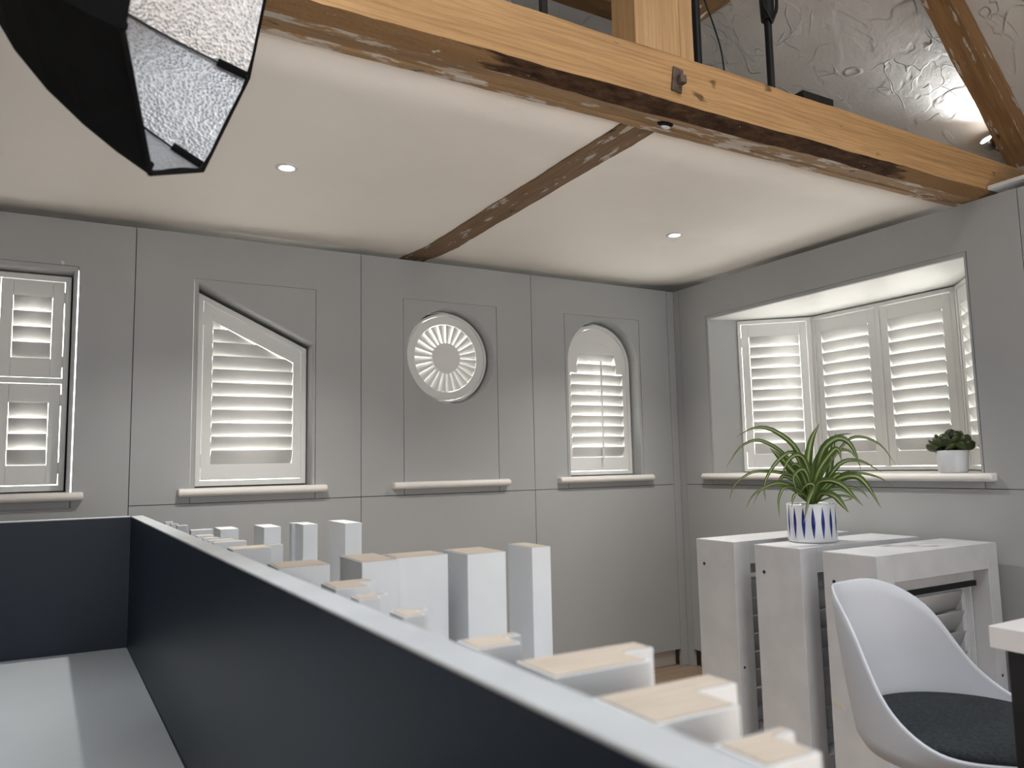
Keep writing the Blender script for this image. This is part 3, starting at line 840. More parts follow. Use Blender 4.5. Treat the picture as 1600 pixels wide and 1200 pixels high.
# bay sill: bullnose front, board follows the bay
bs = thing('bay_window_sill', 'long white rounded sill of the bay window carrying the small succulent', 'sill', (XR, 0, 0), -math.pi / 2)
th = 0.037; r = th / 2; zt = BZ0
rings = []
for x, ins in ((-3.600, 0.006), (-3.598, 0.003), (-3.594, 0.0), (-1.858, 0.0), (-1.854, 0.003), (-1.852, 0.006)):
    rings.append([(x, y + (ins if y < 0 else 0), zt - r + (z - zt + r) * (1 - ins / r)) for y, z in [(-0.0005, zt), (-0.0005, zt - th)] + [(-0.045 + r + r * math.cos(-math.pi / 2 - math.pi * k / 8), zt - r + r * math.sin(-math.pi / 2 - math.pi * k / 8)) for k in range(9)]])
bm = bmesh.new(); loft(bm, rings, cap0=True, cap1=True)
finish('nosing', bm, 'sill', bs)
bm = bmesh.new()
pts = [(-3.519, -0.0005), (-3.519, 0.20), (-3.46, 0.225), (-3.20, 0.555), (-2.25, 0.555), (-1.98, 0.225), (-1.919, 0.20), (-1.919, -0.0005)]
loft(bm, [[(x, y, z) for x, y in pts] for z in (zt - 0.018, zt)], cap0=True, cap1=True)
finish('board', bm, 'sill', bs)

# ================================================================== LIGHT FITTINGS
def downlight(x, y, label):
    t = thing('downlight', label, 'downlight', (x, y, ZC), 0, 'recessed ceiling downlights')
    bm = bmesh.new(); lathe(bm, [(0.026, -0.001), (0.028, -0.005), (0.036, -0.006), (0.041, -0.004), (0.042, -0.0002)], 36)
    for f in list(bm.faces):
        if len(f.verts) > 8: bm.faces.remove(f)
    finish('bezel', bm, 'white', t, True)
    bm = bmesh.new(); lathe(bm, [(0.0255, -0.0005), (0.0255, -0.0032), (0.018, -0.0042), (0.0001, -0.0045)], 28)
    finish('lens', bm, 'lens', t)
    l = bpy.data.lights.new('downlight_beam', 'SPOT'); l.energy = 86; l.color = (1.0, 0.96, 0.90)
    l.spot_size = math.radians(125); l.spot_blend = 0.9; l.shadow_soft_size = 0.016
    o = bpy.data.objects.new('downlight_beam', l); COL.objects.link(o); o.location = (0, 0, -0.012); o.parent = t
downlight(0.666, 2.848, 'round recessed ceiling downlight above the slanted-top shutter')
downlight(2.598, 2.865, 'round recessed ceiling downlight near the arched shutter')

# spot lamp clipped behind the rafter
sp = thing('spot_lamp', 'small steel spotlight shining on the plaster beside the rafter', 'lamp', (3.757, 1.938, 2.775))
ax = Vector((-0.76, 0.08, 0.64)).normalized()
q = ax.to_track_quat('Z', 'Y').to_matrix().to_4x4()
bm = bmesh.new(); lathe(bm, [(0.008, -0.05), (0.016, -0.045), (0.024, -0.015), (0.030, 0.012), (0.028, 0.013), (0.022, 0.004)], 24)
for f in list(bm.faces):
    if len(f.verts) > 8 and f.calc_center_median().z > -0.01: bm.faces.remove(f)
o = finish('shade', bm, 'steel', sp, True); o.matrix_local = q
bm = bmesh.new(); lathe(bm, [(0.0235, 0.004), (0.022, 0.010), (0.012, 0.015), (0.0001, 0.017)], 20)
o = finish('bulb', bm, 'bulb', sp, True); o.matrix_local = q
bm = bmesh.new()
tube(bm, [-ax * 0.045, Vector((0.055, -0.02, -0.045)), Vector((0.065, -0.048, -0.03))], 0.005, 8)
finish('bracket', bm, 'steel', sp)
l = bpy.data.lights.new('spot_lamp_beam', 'SPOT'); l.energy = 22; l.color = (0.93, 0.97, 1.0); l.spot_size = math.radians(120); l.spot_blend = 0.8; l.shadow_soft_size = 0.02
o = bpy.data.objects.new('spot_lamp_beam', l); COL.objects.link(o); o.parent = sp
o.location = ax * 0.022; o.rotation_euler = ax.to_track_quat('-Z', 'Y').to_euler()
bm = bmesh.new(); tube(bm, spline([(3.36, 1.925, 2.596), (3.46, 1.93, 2.612), (3.62, 1.925, 2.650), (3.80, 1.93, 2.66), (3.95, 1.96, 2.64), (4.05, 2.0, 2.55)], 30), 0.004, 6)
tag(finish('power_cable', bm, 'black', None, True), 'thin black cable trailing over the beam below the spotlight', 'cable')

# ---- iron washer plate and bolt on the beam
ir = thing('beam_bolt', 'rusty iron plate and square bolt on the face of the tie beam', 'bolt', (1.656, 1.7845, 2.506))
bm = bmesh.new(); bx(bm, -0.021, 0.021, -0.007, 0.001, -0.042, 0.042, 0.003)
o = finish('washer_plate', bm, 'iron', ir); o.rotation_euler = (0, math.radians(8), 0)
bm = bmesh.new(); bx(bm, -0.013, 0.013, -0.026, -0.006, -0.014, 0.014, 0.003)
o = finish('bolt_head', bm, 'iron', ir); o.location = (0.008, 0, -0.002)

# ---- black stands and clutter behind the beam
def stand(x, y, label, top, head=False):
    t = thing('light_stand', label, 'light stand', (x, y, ZC + 0.11), 0)
    bm = bmesh.new(); tube(bm, [(0, 0, 0.02), (0, 0, top)], 0.0150, 12)
    finish('pole', bm, 'black', t)
    bm = bmesh.new(); tube(bm, [(0, 0, top * 0.55), (0, 0, top * 0.55 + 0.05)], 0.018, 12)
    finish('collar', bm, 'black', t)
    for k in range(3):
        a = math.radians(90 + 120 * k); bm = bmesh.new()
        tube(bm, [(0, 0, 0.10), (0.10 * math.cos(a), 0.08 * math.sin(a), 0.008)], 0.007, 8)
        finish('leg', bm, 'black', t)
    if head:
        bm = bmesh.new()
        tube(bm, [(0, 0, 0.54), (0, 0, 0.76)], [0.026, 0.034], 12)
        tube(bm, [(-0.004, -0.01, 0.56), (-0.03, -0.02, 0.62), (-0.028, -0.02, 0.78)], 0.005, 6)
        finish('clamp', bm, 'black', t)
        for k in range(4):
            bm = bmesh.new(); s = -1 if k % 2 else 1
            tube(bm, spline([(0.0, -0.02, 0.52 + 0.01 * k), (s * (0.028 + 0.004 * k), -0.02, 0.58), (s * (0.040 + 0.003 * k), -0.015, 0.66), (s * 0.030, -0.01, 0.74), (s * 0.01, 0, 0.84)], 14), 0.006 if k < 2 else 0.003, 6)
            finish('cable_loop', bm, 'black', t, True)
    return t
stand(1.322, 2.05, 'slim black pole standing above the beam, left of the oak post', 1.6)
stand(2.016, 2.05, 'black pole standing directly right of the oak post', 1.6)
stand(2.412, 2.05, 'black clamp stand hung with looped cables above the middle of the beam', 1.6, True)
bm = bmesh.new(); tube(bm, spline([(2.06, 2.10, 3.25), (2.09, 2.09, 3.12), (2.14, 2.08, 2.98), (2.155, 2.06, 2.85), (2.16, 2.05, 2.66), (2.2, 2.05, 2.533)], 26), 0.0035, 6)
tag(finish('hanging_cable', bm, 'black', None, True), 'thin black cable hanging down beside the pole right of the post', 'cable')
bm = bmesh.new(); bx(bm, -0.085, 0.085, -0.03, 0.03, 0, 0.052, 0.002)
o = finish('black_box', bm, 'black'); o.location = (2.395, 1.850, 2.592)
tag(o, 'flat black box lying on top of the tie beam', 'box')

# ================================================================== SOFTBOX (near, upper left)
sc_ = 0.8
ctr = Vector((0.2243 * sc_, 1.5936 * sc_, 1.28 + (2.3044 - 1.28) * sc_))
Rm = cam.matrix_world.to_3x3()
a_, b_a, ph = -0.1658, -0.2666, 4.6183
Nc = Vector((math.cos(b_a) * math.cos(a_), math.sin(b_a), math.cos(b_a) * math.sin(a_)))
uc = Vector((0, 1, 0)).cross(Nc).normalized(); vc = Nc.cross(uc)
Nw, uw, vw = Rm @ Nc, Rm @ uc, Rm @ vc
sb = thing('softbox', 'octagonal black studio softbox with crinkled silver lining at upper left', 'softbox', ctr)
sb.rotation_euler = Matrix((uw, vw, Nw)).transposed().to_euler()
RS = 0.45 * sc_
def oct_ring(r, z, lip=0.0): return [Vector((r * math.cos(ph + k * math.pi / 4), r * math.sin(ph + k * math.pi / 4), z)) for k in range(8)]
prof = [(1.0, 0.0), (0.942, -0.0575), (0.866, -0.1175), (0.765, -0.1825), (0.636, -0.246), (0.483, -0.301), (0.312, -0.343), (0.16, -0.365)]
def shell(scale, z_off, sag):
    rings = []
    for f, z in prof:
        base = oct_ring(RS * f * scale, z + z_off)
        pts = []
        for k in range(8):
            p, q_ = base[k], base[(k + 1) % 8]
            for s in (0.0, 0.25, 0.5, 0.75):
                m_ = p.lerp(q_, s)
                m_ = m_ * 1.0
                k2 = 1 - sag * math.sin(math.pi * s) * (0.3 + 0.7 * (1 - f))
                pts.append(Vector((m_.x * k2, m_.y * k2, m_.z)))
        rings.append(pts)
    return rings
bm = bmesh.new(); loft(bm, shell(1.0, 0.0, 0.05), cap1=False)
finish('outer_cloth', bm, 'blackfab', sb)
for k in range(8):
    rg = shell(0.985, 0.0, 0.05); bm = bmesh.new()
    loft(bm, [[r[(k * 4 + j) % 32] for j in range(5)] for r in rg], loop=False)
    finish('lining_gore', bm, 'silver', sb)
bm = bmesh.new(); pr_ = oct_ring(RS * 0.992, 0.0)
for k in range(8):
    tube(bm, [pr_[k], pr_[(k + 1) % 8]], 0.0048, 8)
finish('rim_binding', bm, 'blackfab', sb)
for k in range(8):
    bm = bmesh.new()
    d0 = Vector((math.cos(ph + k * math.pi / 4), math.sin(ph + k * math.pi / 4), 0))
    tube(bm, [d0 * (RS * f * 0.972) + Vector((0, 0, z)) for f, z in prof], 0.0022, 6)
    o = finish('rib', bm, 'black', sb)
    bm = bmesh.new(); tube(bm, [d0 * (RS * f * 0.965) + Vector((0, 0, z)) for f, z in ((1.0, -0.002), (0.942, -0.0575))], 0.0085, 8)
    finish('rib_pocket', bm, 'blackfab', o)
bm = bmesh.new(); lathe(bm, [(0.075, -0.35), (0.075, -0.385), (0.05, -0.39), (0.05, -0.50), (0.03, -0.51)], 24)
finish('lamp_head', bm, 'black', sb)
# drop arm from the beam to the lamp head
hub = ctr + Nw * -0.46
sbi = (Matrix.Translation(ctr) @ Matrix((uw, vw, Nw)).transposed().to_4x4()).inverted()
bm = bmesh.new(); tube(bm, [sbi @ Vector((hub.x, 1.765, 2.50)), sbi @ Vector((hub.x, hub.y, 2.50)), sbi @ (hub + Vector((0, 0, 0.05)))], 0.012, 10)
finish('mounting_arm', bm, 'black', sb)
bm = bmesh.new(); tube(bm, [sbi @ Vector((hub.x, 1.765, 2.46)), sbi @ Vector((hub.x, 1.765, 2.55))], 0.018, 10)
finish('beam_clamp', bm, 'black', sb)

# ================================================================== DESK WITH NAVY SCREENS
DZ, TZ = 0.74, 1.144
dk = thing('screened_desk', 'white desk walled in by dark navy screens in the foreground', 'desk', (0, 0, 0))
# right screen from (0.166, 2.746) to (0.239, 0.15); back screen to the left
A0, A1 = Vector((0.166, 2.746)), Vector((0.2415, 0.12))
dr = (A1 - A0).normalized(); nr = Vector((-dr.y, dr.x))     # points to +x
if nr.x < 0: nr = -nr
def prism_xy(name, pts, z0, z1, mat, parent, bev=0.0):
    bm = bmesh.new(); loft(bm, [[(p[0], p[1], z) for p in pts] for z in (z0, z1)], cap0=True, cap1=True)
    if bev: bmesh.ops.bevel(bm, geom=bm.edges[:], offset=bev, segments=2, profile=0.5, affect='EDGES')
    return finish(name, bm, mat, parent)
T = 0.035
B1 = Vector((-1.35, 2.800)); db = (B1 - A0).normalized(); nb = Vector((-db.y, db.x))
if nb.y < 0: nb = -nb
prism_xy('side_screen', [A0 + nb * 0.0005, A1, A1 + nr * T, A0 + nr * T + nb * T], 0.55, TZ - 0.004, 'navy', dk)
prism_xy('back_screen', [A0 - db * 0.0, A0 + nb * T, B1 + nb * T, B1], 0.55, TZ - 0.004, 'navy', dk)
prism_xy('edge_strip', [A0 + nb * 0.0, A1, A1 + nr * T, A0 + nr * T + nb * T], TZ - 0.0038, TZ, 'edge', dk, 0.0012)
prism_xy('edge_strip', [A0 + db * 0.002, A0 + nb * T + db * 0.002, B1 + nb * T, B1], TZ - 0.0038, TZ, 'edge', dk, 0.0012)
prism_xy('desk_top', [A0 - nb * 0.001 - nr * 0.001, A1 + Vector((0, 1.15)) - nr * 0.035, Vector((-1.35, 1.27)), B1 - nb * 0.001], DZ - 0.03, DZ, 'desk', dk)
for (lx, ly) in ((0.12, 2.66), (-1.25, 2.70), (0.13, 1.40), (-1.25, 1.40)):
    box('leg', lx - 0.025, lx + 0.025, ly - 0.025, ly + 0.025, 0.0, DZ - 0.031, 'black', dk, 0.003)
for (lx, ly) in ((A1.x + 0.018, A1.y + 0.06), (-1.30, 2.815)):
    box('screen_foot', lx - 0.015, lx + 0.015, ly - 0.03, ly + 0.03, 0.0, 0.552, 'black', dk, 0.003)

# ================================================================== FRAME SAMPLES BEHIND THE SCREEN
CZ_ = 0.68
cab = thing('sample_cabinet', 'low white cabinet behind the navy screen carrying the white frame samples', 'cabinet', (0, 0, 0))
box('body', 0.30, 1.0, 0.28, 3.18, 0.08, CZ_ - 0.025, 'white', cab, 0.002)
box('worktop', 0.29, 1.01, 0.27, 3.20, CZ_ - 0.0248, CZ_, 'white', cab, 0.003)
box('plinth', 0.33, 0.95, 0.31, 3.14, 0.0, 0.081, 'black', cab)
for k in range(4):
    y0 = 0.30 + k * 0.715
    d_ = box('door', 1.001, 1.018, y0, y0 + 0.705, 0.10, CZ_ - 0.03, 'white', cab, 0.002)
    box('handle', 1.0185, 1.03, y0 + 0.63, y0 + 0.645, 0.42, 0.56, 'steel', d_, 0.002)
ZS = 1.10
def sample(label, pts, cap=True, zt=ZS, group='white frame samples standing behind the navy screen'):
    cx = sum(p[0] for p in pts) / len(pts); cy = sum(p[1] for p in pts) / len(pts)
    t = thing('frame_sample', label, 'frame sample', (cx, cy, CZ_), 0, group)
    loc = [(p[0] - cx, p[1] - cy) for p in pts]
    bm = bmesh.new(); loft(bm, [[(p[0], p[1], z) for p in loc] for z in (0.0, zt - CZ_ - (0.0006 if cap else 0))], cap0=True, cap1=True)
    bmesh.ops.bevel(bm, geom=[e for e in bm.edges if abs(e.verts[0].co.z - e.verts[1].co.z) > 0.1], offset=0.0015, segments=2, profile=0.5, affect='EDGES')
    finish('profile', bm, 'white', t)
    if cap:
        ins = offset_poly(loc, -0.0035)
        bm = bmesh.new(); loft(bm, [[(p[0], p[1], z) for p in ins] for z in (zt - CZ_ - 0.0005, zt - CZ_ + 0.0006)], cap0=True, cap1=True)
        finish('end_grain', bm, 'endgrain', t)
    return t
def rc(x0, x1, y0, y1): return [(x0, y0), (x1, y0), (x1, y1), (x0, y1)]
def ell(x0, x1, y0, y1, fx, fy):
    """L section: full depth along the left, a fin of depth fy at the back"""
    return [(x0, y0), (x1 - fx, y0), (x1 - fx, y1 - fy), (x1, y1 - fy), (x1, y1), (x0, y1)]
# far row, left to right
sample('slim white frame sample, leftmost of the four tall blocks in the far row', rc(0.405, 0.460, 2.551, 2.672), False)
sample('square white frame sample in the far row, second of its four tall blocks', rc(0.533, 0.586, 2.533, 2.687), False)
sample('notched white frame sample in the far row, with a dark slot down its side', [(0.662, 2.555), (0.710, 2.555), (0.710, 2.69), (0.650, 2.69), (0.650, 2.655), (0.662, 2.655)], False)
sample('tall white frame sample at the right end of the far row', rc(0.788, 0.845, 2.508, 2.705), False)
# tiny ones by the far corner of the screen
sample('tiny white frame sample farthest back, nearest the far corner of the navy screen', rc(0.300, 0.327, 3.095, 3.125), False)
sample('tiny white frame sample, second from the far corner of the navy screen', rc(0.306, 0.331, 2.965, 2.985), False)
sample('tiny white frame sample, third from the far corner of the navy screen', rc(0.314, 0.348, 2.852, 2.880), False)
sample('low white frame sample just left of the far row blocks', rc(0.325, 0.389, 2.588, 2.625), False)
# column along the screen, far to near
sample('thin frame sample along the screen, farthest of the tan-topped ones', rc(0.312, 0.355, 2.345, 2.385))
sample('thin frame sample along the screen, second farthest of the tan-topped ones', rc(0.315, 0.356, 2.245, 2.275))
sample('thin frame sample along the screen, third farthest of the tan-topped ones', rc(0.316, 0.379, 2.165, 2.195))
sample('tan-topped frame sample along the screen before the slim far blocks', rc(0.318, 0.398, 2.095, 2.125))
sample('wide tan-topped frame sample along the screen below the notched far block', ell(0.326, 0.452, 1.878, 1.955, 0.04, 0.025))
sample('wide grey-topped frame sample with a low front, left of the middle row', rc(0.336, 0.432, 1.468, 1.565))
# middle row, left to right
sample('white frame sample at the left end of the middle row', rc(0.490, 0.565, 1.455, 1.595))
sample('widest white frame sample in the middle row', rc(0.5685, 0.682, 1.476, 1.560))
sample('deep white frame sample standing third in the middle row', rc(0.708, 0.798, 1.438, 1.556))
sample('slender white frame sample at the right end of the middle row', rc(0.877, 0.925, 1.463, 1.570), True)
# near ones
sample('blurred flat-topped frame sample below the left end of the middle row', ell(0.350, 0.430, 1.160, 1.240, 0.025, 0.03))
sample('blurred narrow frame sample below the widest middle block', ell(0.349, 0.400, 1.050, 1.086, 0.018, 0.014))
sample('blurred narrow frame sample in front of the widest middle block', ell(0.354, 0.400, 0.898, 0.944, 0.016, 0.016))
sample('blurred tan-topped frame sample in front of the slender middle block', ell(0.353, 0.422, 0.698, 0.746, 0.018, 0.016))
sample('blurred broad frame sample before the lower wall panel, third nearest', ell(0.361, 0.500, 0.570, 0.637, 0.034, 0.030))
sample('blurred broad frame sample, second nearest along the screen', ell(0.355, 0.476, 0.432, 0.508, 0.040, 0.034))
sample('most blurred and nearest tan-topped frame sample at the bottom edge', ell(0.361, 0.424, 0.338, 0.384, 0.016, 0.012))

# ================================================================== DISPLAY UNITS
UZ = 0.915
def unit(y0, y1, label, seal=False, far=False, x0=2.590, x1=3.385):
    t = thing('display_unit', label, 'display unit', (x0, y0, 0), 0, 'white shutter display units by the bay window')
    W = x1 - x0; D = y1 - y0; lw = 0.098; rw = 0.072; rail = 0.103
    bv = 0.002
    box('side_post', 0, lw, 0, D, 0.0, UZ - 0.0005, 'unit', t, bv)
    box('side_post', W - rw, W, 0, D, 0.0, UZ - 0.0005, 'unit', t, bv)
    box('top_rail', lw + 0.0003, W - rw - 0.0003, 0.0005, D - 0.0005, UZ - rail, UZ - 0.0008, 'unit', t, bv)
    box('top_board', 0.0005, W - 0.0005, 0.0005, D - 0.0005, UZ - 0.0004, UZ + 0.0004, 'unit', t)
    box('bottom_rail', lw + 0.0003, W - rw - 0.0003, 0.001, D - 0.001, 0.0, 0.09, 'unit', t, bv)
    # shutter inside
    yi = 0.075
    box('head_strip', lw + 0.001, W - rw - 0.001, yi - 0.012, yi + 0.05, UZ - rail - 0.052, UZ - rail - 0.001, 'unit', t, 0.001)
    if seal: box('dark_seal', lw + 0.001, W - rw - 0.001, yi - 0.020, yi + 0.03, UZ - rail - 0.074, UZ - rail - 0.053, 'black', t, 0.001)
    xa, xb = lw + 0.004, W - rw - 0.004
    za, zb = 0.094, UZ - rail - 0.078
    p = louvre_panel(t, xa, xb, za, zb, xa + 0.062, xb - 0.078, za + 0.06, zb - 0.012, yi, 7, tilt=63, mat='unit', width=0.102)
    bm = bmesh.new()
    for dx in (0.012, 0.026, 0.040):
        bx(bm, xb - 0.062 + dx, xb - 0.062 + dx + 0.004, yi - 0.004, yi + 0.001, za, zb)
    finish('stile_bead', bm, 'unit', p)
    # screws
    bm = bmesh.new(); tube(bm, [(0.001, D * 0.80, 0.803), (-0.0012, D * 0.80, 0.803)], 0.0075, 12); finish('screw', bm, 'screw', t)
    for (x, z) in ([(W - rw * 0.5, 0.38)] if seal else [(lw * 0.3, 0.367)] if far else []):
        bm = bmesh.new(); tube(bm, [(x, 0.001, z), (x, -0.0012, z)], 0.006, 12); finish('screw', bm, 'screw', t)
    if seal:
        bm = bmesh.new(); bx(bm, -0.0008, 0.0005, -0.030, 0.030, -0.006, 0.006)
        o = finish('tape_mark', bm, 'tape', t); o.location = (0, D * 0.86, 0.336); o.rotation_euler = (0.22, 0, 0)
    return t
unit(1.852, 2.088, 'white portal display unit with louvred shutter, nearest one behind the chair', True)
unit(2.196, 2.440, 'middle white portal display unit carrying the striped plant pot')
unit(2.560, 2.800, 'farthest white portal display unit, nearest the room corner', far=True)

# ================================================================== PLANTS
# spider plant
PC = Vector((2.868, 2.358, UZ + 0.0008))
pl = thing('spider_plant', 'spider plant with striped arching leaves in a white pot with blue strokes', 'plant', PC)
pl.rotation_euler = (0, 0, 0.3)
bm = bmesh.new(); lathe(bm, [(0.092, 0.0), (0.1025, 0.004), (0.104, 0.012), (0.104, 0.162), (0.1025, 0.168), (0.098, 0.168), (0.0965, 0.160), (0.0965, 0.135), (0.0001, 0.135)], 56)
finish('pot', bm, 'bluepot', pl, True)
bm = bmesh.new(); lathe(bm, [(0.0915, 0.136), (0.0915, 0.150), (0.05, 0.156), (0.0001, 0.157)], 24)
finish('soil', bm, 'soil', pl, True)
rv = Vector((0.8692, -0.4940, -0.0208)); fv = Vector((0.4932, 0.8635, 0.0)).normalized(); uvv = Vector((-0.0339, -0.1015, 0.9943))
kk = 3.52 / 1201 / 5.333
LV = [
    ([(775, 690), (745, 480), (690, 350), (600, 225), (430, 118), (290, 112), (155, 182)], 0.021, -0.05),
    ([(765, 690), (690, 470), (560, 305), (430, 220), (330, 206), (215, 270), (108, 430)], 0.015, 0.02),
    ([(760, 690), (640, 510), (520, 472), (400, 458), (260, 466), (130, 560), (85, 680)], 0.013, -0.08),
    ([(760, 700), (660, 605), (500, 552), (380, 562), (250, 640), (190, 745)], 0.016, -0.13),
    ([(765, 690), (690, 430), (610, 310), (500, 340), (400, 450), (350, 570), (362, 700)], 0.016, -0.10),
    ([(785, 690), (770, 430), (805, 210), (872, 65)], 0.030, 0.02),
    ([(770, 690), (680, 520), (590, 420), (500, 330), (430, 268)], 0.032, -0.04),
    ([(790, 690), (810, 500), (850, 290), (930, 200), (1010, 210), (1075, 290), (1133, 450)], 0.028, -0.08),
    ([(800, 690), (930, 520), (970, 370), (990, 250), (1014, 140)], 0.024, 0.03),
    ([(800, 690), (900, 480), (1010, 330), (1130, 200), (1250, 175), (1400, 240), (1520, 400)], 0.014, 0.05),
    ([(800, 690), (880, 560), (1000, 390), (1150, 375), (1320, 462)], 0.018, -0.05),
    ([(800, 690), (880, 590), (960, 510), (1050, 495), (1140, 570), (1247, 745)], 0.032, -0.13),
    ([(805, 690), (950, 560), (1100, 482), (1250, 474), (1400, 512), (1500, 580)], 0.012, 0.06),
    ([(790, 690), (800, 560), (860, 530), (930, 565), (1010, 645), (1090, 725)], 0.024, -0.15),
    ([(800, 690), (815, 635), (860, 650), (910, 710), (962, 775)], 0.028, -0.17),
    ([(780, 690), (730, 615), (700, 600), (650, 700), (615, 852)], 0.024, -0.17),
    ([(770, 690), (660, 610), (560, 580), (480, 600), (450, 690), (462, 830)], 0.014, -0.12),
    ([(795, 690), (900, 400), (960, 265), (1030, 185), (1100, 155), (1190, 142)], 0.016, 0.08),
    ([(800, 690), (900, 620), (1000, 600), (1060, 608), (1122, 662)], 0.014, 0.02),
    ([(800, 690), (920, 420), (1000, 315), (1110, 280), (1180, 300), (1215, 352)], 0.014, 0.08),
    ([(775, 690), (680, 640), (600, 632), (550, 650), (533, 735)], 0.018, -0.15),
    ([(770, 690), (620, 590), (480, 572), (390, 620), (325, 735)], 0.010, 0.02),
    ([(800, 690), (950, 540), (1090, 470), (1170, 512), (1216, 610)], 0.014, 0.0),
    ([(805, 690), (1000, 600), (1150, 590), (1250, 622), (1306, 682)], 0.012, 0.06),
    ([(780, 690), (735, 520), (650, 440), (570, 500), (590, 600)], 0.022, -0.12),
    ([(780, 690), (755, 480), (690, 350), (610, 330), (540, 400), (512, 515)], 0.020, -0.07),
    ([(790, 690), (800, 480), (880, 300), (920, 290), (945, 380)], 0.022, -0.12),
    ([(785, 690), (760, 430), (735, 330), (712, 282)], 0.022, 0.06),
    ([(790, 690), (830, 470), (870, 380), (900, 300)], 0.024, 0.05),
    ([(780, 690), (700, 470), (660, 400), (620, 300)], 0.024, 0.06),
    ([(795, 690), (870, 520), (950, 420), (1050, 355)], 0.018, 0.09),
    ([(780, 700), (740, 600), (680, 480), (640, 450)], 0.026, -0.06),
    ([(790, 700), (850, 600), (920, 500), (960, 480), (990, 500)], 0.022, -0.09),
    ([(785, 700), (790, 560), (800, 420), (830, 300)], 0.026, -0.02),
    ([(790, 690), (690, 560), (600, 500), (560, 520), (570, 560)], 0.018, 0.03),
    ([(800, 690), (960, 650), (1040, 670), (920, 700)], 0.008, -0.10),
    ([(785, 700), (770, 620), (720, 560), (660, 560), (610, 620)], 0.020, -0.14),
    ([(785, 700), (750, 540), (700, 440), (640, 400), (600, 420)], 0.022, -0.03),
]
ctr2 = Vector((785, 715)); topc = PC + Vector((0, 0, 0.168))
for li, (pts2, wd, dep) in enumerate(LV):
    n2 = len(pts2); P3 = []
    wd *= 1.2
    for i, (px, py) in enumerate(pts2):
        t_ = i / (n2 - 1)
        zoff = -0.012 if i == 0 else 0
        bx0 = max(-0.075, min(0.075, (px - ctr2.x) * kk)) if i == 0 else (px - ctr2.x) * kk
        P3.append(topc + rv * bx0 + uvv * (-(py - ctr2.y) * kk + zoff) + fv * (dep * min(1.0, t_ * 1.8) + (0.5 * dep if i == 0 else 0) * 0.4))
    C3 = spline(P3, 18)
    bm = bmesh.new(); uvl = bm.loops.layers.uv.new('UVMap'); rows = []
    for i, p in enumerate(C3):
        t_ = i / 17
        tg = (C3[min(i + 1, 17)] - C3[max(i - 1, 0)]).normalized()
        sd = tg.cross(fv * (1 if li % 2 else 0.75) + Vector((0, 0, 0.35)) + rv * (0.35 if li % 3 else -0.3))
        if sd.length < 1e-3: sd = rv.copy()
        sd.normalize(); nn = sd.cross(tg).normalized()
        wv_ = wd * 0.5 * (0.55 + 0.45 * min(1, t_ * 3)) * (1 - max(0, (t_ - 0.35) / 0.65) ** 1.7) + 0.0004
        rows.append([bm.verts.new(p + sd * s * wv_ - PC + nn * (abs(s) * wv_ * 0.45)) for s in (-1, -0.5, 0, 0.5, 1)])
    for i in range(17):
        for j in range(4):
            f = bm.faces.new((rows[i][j], rows[i][j + 1], rows[i + 1][j + 1], rows[i + 1][j]))
            for lp, (a2, b2) in zip(f.loops, ((j, i), (j + 1, i), (j + 1, i + 1), (j, i + 1))):
                lp[uvl].uv = (a2 / 4, b2 / 17)
    me = bpy.data.meshes.new('leaf'); bm.to_mesh(me); bm.free(); me.materials.append(M['leaf'])
    for p in me.polygons: p.use_smooth = True
    o = bpy.data.objects.new('leaf', me); COL.objects.link(o); o.parent = pl
    o.rotation_euler = (0, 0, -0.3)

# jade plant
JC = Vector((3.462, 2.055, BZ0))
jp = thing('succulent', 'small dark green jade succulent in a plain white pot on the bay sill', 'plant', JC)
bm = bmesh.new(); lathe(bm, [(0.052, 0.0), (0.0575, 0.002), (0.060, 0.008), (0.068, 0.098), (0.0665, 0.101), (0.063, 0.100), (0.060, 0.086), (0.0001, 0.086)], 44)
finish('pot', bm, 'pot', jp, True)
bm = bmesh.new(); lathe(bm, [(0.0595, 0.087), (0.0595, 0.091), (0.0001, 0.095)], 24)
finish('soil', bm, 'soil', jp, True)
bm = bmesh.new(); bmesh.ops.create_uvsphere(bm, u_segments=12, v_segments=8, radius=1.0)
for v in bm.verts:
    y = v.co.y; v.co = Vector((v.co.x * 0.5 * (1 - 0.35 * (y < 0) * (y * y)), (y + 1) * 0.5, v.co.z * 0.16 + 0.12 * y * y))
jme = bpy.data.meshes.new('leaf'); bm.to_mesh(jme); bm.free(); jme.materials.append(M['jade'])
for p in jme.polygons: p.use_smooth = True
jl = [(0, 0.03, 35, 0.05, 0.115)]
rj = random.Random(5)
spec = []
for k in range(30):
    az = k * 137.5; el = 8 + (k % 6) * 13; spec.append((az, el, 0.052 + 0.016 * rj.random(), 0.098 + 0.035 * (k / 30), 0.014 + 0.034 * rj.random()))
for az, el, ln, zz, rr_ in spec:
    a = math.radians(az); d = Vector((math.cos(a), math.sin(a), 0))
    o = bpy.data.objects.new('leaf', jme); COL.objects.link(o); o.parent = jp
    o.matrix_local = Matrix.Translation(Vector((d.x * rr_, d.y * rr_, zz))) @ Matrix.Rotation(a - math.pi / 2, 4, 'Z') @ Matrix.Rotation(math.radians(el), 4, 'X') @ Matrix.Rotation(rj.uniform(-0.6, 0.6), 4, 'Y') @ Matrix.Diagonal((ln * 0.95, ln, ln, 1))
